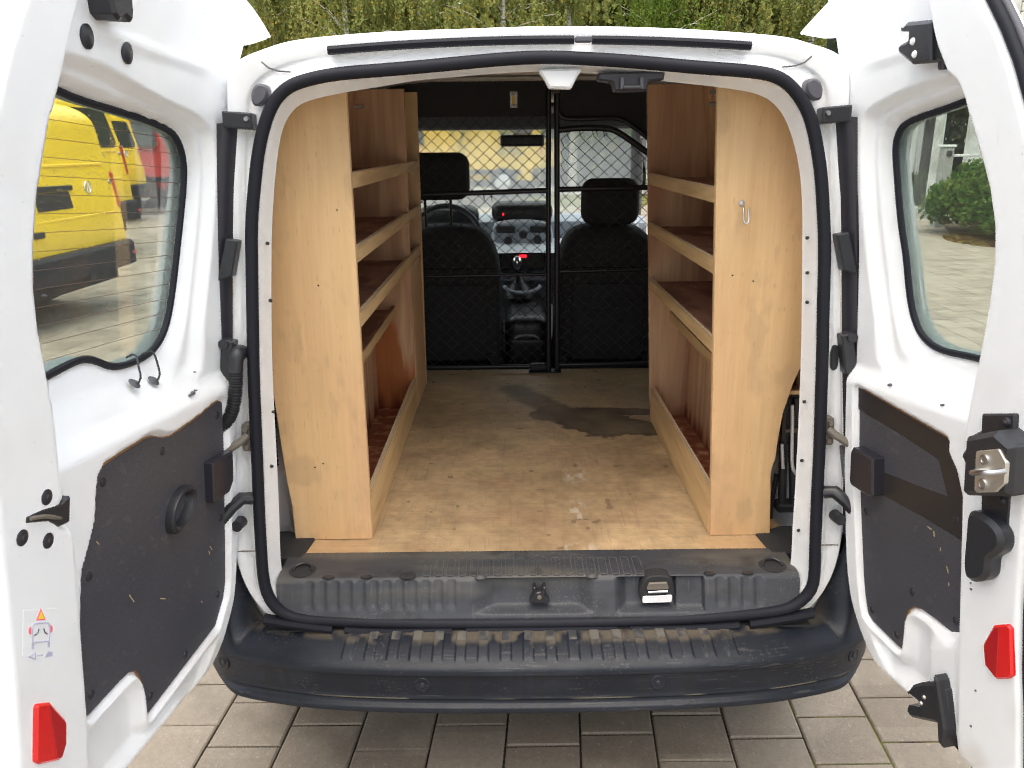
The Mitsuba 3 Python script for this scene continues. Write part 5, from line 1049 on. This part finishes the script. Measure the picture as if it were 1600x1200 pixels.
for lab, loc, hd, sc, kw in (('yellow van nearest in the parked row, seen through the left door window', (-4.0, 5.82), 88, 1.0, dict(windows=False)), ('second yellow van of the parked row, half hidden behind the nearest one', (-5.9, 9.96), 86, 1.2, {}),
        ('third yellow van of the parked row, beside the red one', (-8.2, 15.75), 86, 1.2, {}), ('red van at the far end of the parked row', (-11.1, 21.0), -80, 1.3, dict(paint='m_vanred', detail=False)), ('yellow van seen through the windscreen beyond the mesh partition', (1.3, 24.2), 72, 1.3, dict(detail=False, side_windows=False))):
    grow(make_van(lab, 'van', 'vans parked beyond the white van', loc, hd, **kw), loc, sc)

# ---------------------------------------------------------------- greenery
def leaves(c, size, n_dir=None, aspect=1.7, r=rng, hang=0.0):
    """one small two-triangle leaf at each of the points c"""
    n = len(c); a = r.normal(size=(n, 3)); a[:, 2] -= hang * 2; a /= np.linalg.norm(a, axis=1, keepdims=True)
    b = r.normal(size=(n, 3)); b -= a * (a * b).sum(1, keepdims=True); b /= np.linalg.norm(b, axis=1, keepdims=True)
    s = (size * r.uniform(.6, 1.4, n))[:, None]
    p0, p1, p2, p3 = c - a * s * aspect / 2, c + b * s / 2, c + a * s * aspect / 2, c - b * s / 2
    v = np.stack([p0, p1, p2, p3], 1).reshape(-1, 3); i = np.arange(n)[:, None] * 4
    return TM(v, np.vstack([i + [0, 1, 2], i + [0, 2, 3]]))
def bush(name, label, cat_, c, rad, n, size, m, r, group=None, lobes=9, hang=0.0):
    k = thing(name, label, cat_, group)
    rad = np.asarray(rad, float); c = np.asarray(c, float)
    L = r.normal(size=(lobes, 3)); L /= np.linalg.norm(L, axis=1, keepdims=True); L[:, 2] = np.abs(L[:, 2]) * 1.1 - .25; L *= .62
    w = r.integers(0, lobes, n); d = r.normal(size=(n, 3)); d /= np.linalg.norm(d, axis=1, keepdims=True)
    q = L[w] * r.uniform(.75, 1.25, (lobes, 1))[w] + d * (.40 * r.uniform(.0, 1.0, (n, 1)) ** .6)
    p = c + q * rad; p = p[p[:, 2] > .01]
    put(k, 'foliage', leaves(p, size, r=r, hang=hang), m, smooth=False)
    st_ = [tube([(c[0], c[1], -.02), tuple(c + L[i] * rad * .5), tuple(c + L[i] * rad * .9)], [.03, .018, .008], 5) for i in range(lobes)]
    put(k, 'stems', cat(*st_), 'm_soil', smooth=True)
    return k
rb_ = np.random.default_rng(11)
bush('yew_bush', 'bright green rounded bush at the edge of the paving on the right', 'bush', (7.85, 11.9, .50), (.95, 1.1, .75), 15000, .055, 'm_yew', rb_, hang=-.5, lobes=26)
bush('leafy_shrub', 'low lighter shrub in front of the rounded bush', 'shrub', (7.55, 10.6, .22), (.45, .4, .40), 2500, .05, 'm_yew', rb_)
bush('ground_shrub', 'low shrub at the foot of the white columns', 'shrub', (9.6, 17.0, .38), (1.5, .7, .55), 7000, .06, 'm_yew', rb_)
lit = rb_.uniform(-1, 1, (2600, 2)); lit = lit[(lit ** 2).sum(1) < 1]
k = thing('leaf_litter', 'fallen brown and yellow leaves along the bed under the green bush', 'leaf litter'); labels[k]['kind'] = 'stuff'
tl_ = np.c_[7.75 + lit[:, 0] * .95 + .1 * lit[:, 1], 11.0 + lit[:, 1] * 1.1, .012 + .05 * rb_.random(len(lit)) * (1 - (lit ** 2).sum(1))]
scene[k] = mikit.ply(leaves(tl_, .05, r=rb_), 'm_litter')
labels['planting_bed'] = {'label': 'dark soil bed under the green bush beside the paving', 'category': 'soil', 'kind': 'structure'}
scene['planting_bed'] = mikit.ply(prism(spl([(7.3, 9.9), (7.15, 11.2), (7.6, 12.6), (8.8, 14.5), (12, 15.5), (12, 9.6), (8.2, 9.4)], 60, True), -.02, .028, .01, XY(0)), 'm_soil')
for i, (x0, y0, x1, y1, h, lab) in enumerate(((7.9, 19.5, 21.0, 15.5, 4.6, 'dark ivy covered hedge wall behind the white columns'), (1.2, 29.5, 9.0, 27.5, 3.4, 'grey green hedge seen through the right half of the windscreen'))):
    k = thing('ivy_hedge', lab, 'hedge'); n = 26000
    t = rb_.random(n); z = rb_.random(n) * h; dpt = rb_.normal(0, .22, n) + .35 * (meshkit.fbm(np.c_[t * 14, z * 1.3, np.full(n, i)], 3) - .5) * 2
    dv = np.array([x1 - x0, y1 - y0]); nv_ = np.array([-dv[1], dv[0]]) / np.hypot(*dv)
    p = np.c_[x0 + dv[0] * t + nv_[0] * dpt, y0 + dv[1] * t + nv_[1] * dpt, z]
    put(k, 'foliage', leaves(p, .10, r=rb_, aspect=1.2), 'm_hedge', smooth=False)
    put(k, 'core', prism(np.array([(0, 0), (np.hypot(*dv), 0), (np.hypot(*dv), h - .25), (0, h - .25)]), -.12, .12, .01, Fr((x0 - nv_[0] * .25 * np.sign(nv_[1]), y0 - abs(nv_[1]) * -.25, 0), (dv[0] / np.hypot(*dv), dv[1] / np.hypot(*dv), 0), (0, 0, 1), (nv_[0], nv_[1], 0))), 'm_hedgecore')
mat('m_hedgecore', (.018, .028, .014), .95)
def birch(label, x, y, h, seed, n_str=520, m='m_birch', lean=0.0):
    r = np.random.default_rng(seed); k = thing('birch_tree', label, 'tree', 'birch trees above the van roof')
    tr = spl([(x, y, -.1), (x + .08 + lean * .2, y, h * .35), (x - .05 + lean * .6, y + .1, h * .7), (x + lean, y, h)], 16)
    put(k, 'trunk', tube(tr, np.linspace(.16, .03, 16), 9), 'm_bark', smooth=True)
    limbs, pts = [], []
    for b in range(33):
        z0 = r.uniform(.22, .92); i = z0 * 15; p0 = np.array([np.interp(i, range(16), tr[:, c_]) for c_ in range(3)])
        a = r.uniform(0, 2 * np.pi); ln_ = (2.3 - 1.5 * z0) * r.uniform(.7, 1.2)
        e = p0 + [math.cos(a) * ln_, math.sin(a) * ln_, ln_ * r.uniform(.25, .7)]
        mp = (p0 + e) / 2 + [0, 0, .25 * ln_ * r.random()]
        q = spl([p0, mp, e], 10)
        lm = tube(q, np.linspace(.022, .005, 10), 5); put(k, 'limb', lm, 'm_bark', smooth=True)
        for s_ in range(n_str // 26):
            st_ = q[r.integers(2, 10)] + r.normal(0, .14, 3); l = r.uniform(.5, 1.7)
            n = int(26 * l) + 6; t = np.linspace(0, 1, n)
            sway = r.normal(0, .14, 2)
            pts.append(np.c_[st_[0] + sway[0] * t ** 2, st_[1] + sway[1] * t ** 2, st_[2] - l * t] + r.normal(0, .03, (n, 3)))
    pts = np.vstack(pts); pts = pts[pts[:, 2] > 1.2]
    put(k, 'crown', leaves(pts, .062, r=r, aspect=1.5, hang=.6), m, smooth=False)
spots = [(-9.6, 23.5, 8.2, 'birch standing furthest left above the van roof'), (-7.2, 25.0, 8.8, 'second birch from the left above the van roof'), (-4.9, 23.8, 8.0, 'third birch from the left, its pale trunk showing above the roof'), (-2.6, 25.2, 8.6, 'fourth birch from the left, behind the middle of the roof'),
         (-.3, 23.9, 8.4, 'birch standing nearly in line with the middle of the van roof'), (2.0, 25.3, 8.7, 'birch just right of the roof middle'), (4.3, 24.0, 7.6, 'brighter green birch right of the roof middle'), (6.5, 25.2, 8.5, 'third birch from the right, just left of the right door flange'), (8.9, 24.3, 8.4, 'second birch from the right edge, behind the right door flange'), (11.3, 25.0, 8.6, 'birch furthest right above the roof, beside the house')]
leafmat('m_birch_green', (.12, .19, .035), (.18, .26, .05), (.25, .28, .06))
for n_, (x, y, h, lab) in enumerate(spots): birch(lab, x, y, h, 100 + n_, m='m_birch_green' if n_ == 6 else 'm_birch', lean=(-1) ** n_ * .3)
k = thing('far_woodland', 'dense dull green woodland closing the view behind the birches', 'woodland'); labels[k]['kind'] = 'stuff'
n = 230000; p = np.c_[rng.uniform(-24, 24, n), 31 + rng.normal(0, .9, n), rng.uniform(.2, 10.5, n)]
p[:, 1] += 2.5 * (meshkit.fbm(p * [.5, 0, .5], 3) - .5)
scene[k] = mikit.ply(leaves(p, .17, r=rng, aspect=1.5, hang=.8), 'm_birch')
# ---------------------------------------------------------------- columns, post, house on the right
def column(label, x, y, w, h, group=None):
    k = thing('white_column', label, 'column', 'white columns on the right'); c_, s_ = math.cos(.25), math.sin(.25)
    f = Fr((x, y, 0), (c_, s_, 0), (-s_, c_, 0), (0, 0, 1)); q = np.array([(-w, -w), (w, -w), (w, w), (-w, w)]) / 2
    put(k, 'shaft', prism(q, -.02, h, .01, f), 'm_post', smooth=15); put(k, 'plinth', prism(q * 1.25, -.02, .12, .015, f), 'm_concrete', smooth=15)
column('nearest white column, thick, at the right edge of the right door window', 9.02, 14.5, .36, 5.2)
column('slim white column left of the short grey post', 8.36, 14.8, .13, 4.6); column('slim white column furthest left beside the hedge', 9.66, 18.3, .17, 5.0)
k = thing('grey_post', 'short square grey post with a flat cap among the shrubs', 'post')
put(k, 'shaft', cbox(7.62, 7.80, 13.1, 13.28, -.02, 1.38, .01), 'm_concrete'); put(k, 'cap', cbox(7.60, 7.82, 13.08, 13.30, 1.383, 1.43, .015), 'm_post'); put(k, 'hinge_plate', cbox(7.67, 7.75, 13.07, 13.098, 1.24, 1.33, .004), 'm_black')
put(k, 'cross_rail', cbox(7.81, 8.3, 13.16, 13.21, 1.22, 1.27, .006), 'm_post')
k = thing('concrete_kerb', 'low pale kerb at the far end of the yard below the white columns', 'kerb')
for i in range(9): put(k, 'kerb_stone', cbox(6.6 + i * .6, 7.19 + i * .6, 16.02, 16.2, -.02, .13, .012), 'm_post')
k = thing('house', 'pale clapboard house with ochre bands at the upper right edge', 'house')
hf = Fr((9.25, 14.2, 0), (.94, -.34, 0), (0, 0, 1), (-.34, -.94, 0))
put(k, 'wall', prism(np.array([(0, 0), (6, 0), (6, 5.6), (0, 5.6)]), -.3, 0, .01, hf), 'm_siding')
for i in range(33): put(k, 'siding_board', prism(np.array([(-.02, .10 + i * .165), (6, .10 + i * .165), (6, .245 + i * .165), (-.02, .245 + i * .165)]), .0, .028, .012, hf), 'm_siding' if i % 4 else 'm_ochre', smooth=15)
put(k, 'corner_post', prism(np.array([(-.16, 0), (-.03, 0), (-.03, 5.6), (-.16, 5.6)]), -.3, .04, .012, hf), 'm_post', smooth=15)
put(k, 'roof', prism(np.array([(-.5, 5.61), (6.2, 5.61), (6.2, 5.8), (-.5, 5.8)]), -4, .5, .02, hf), 'm_trimgrey')
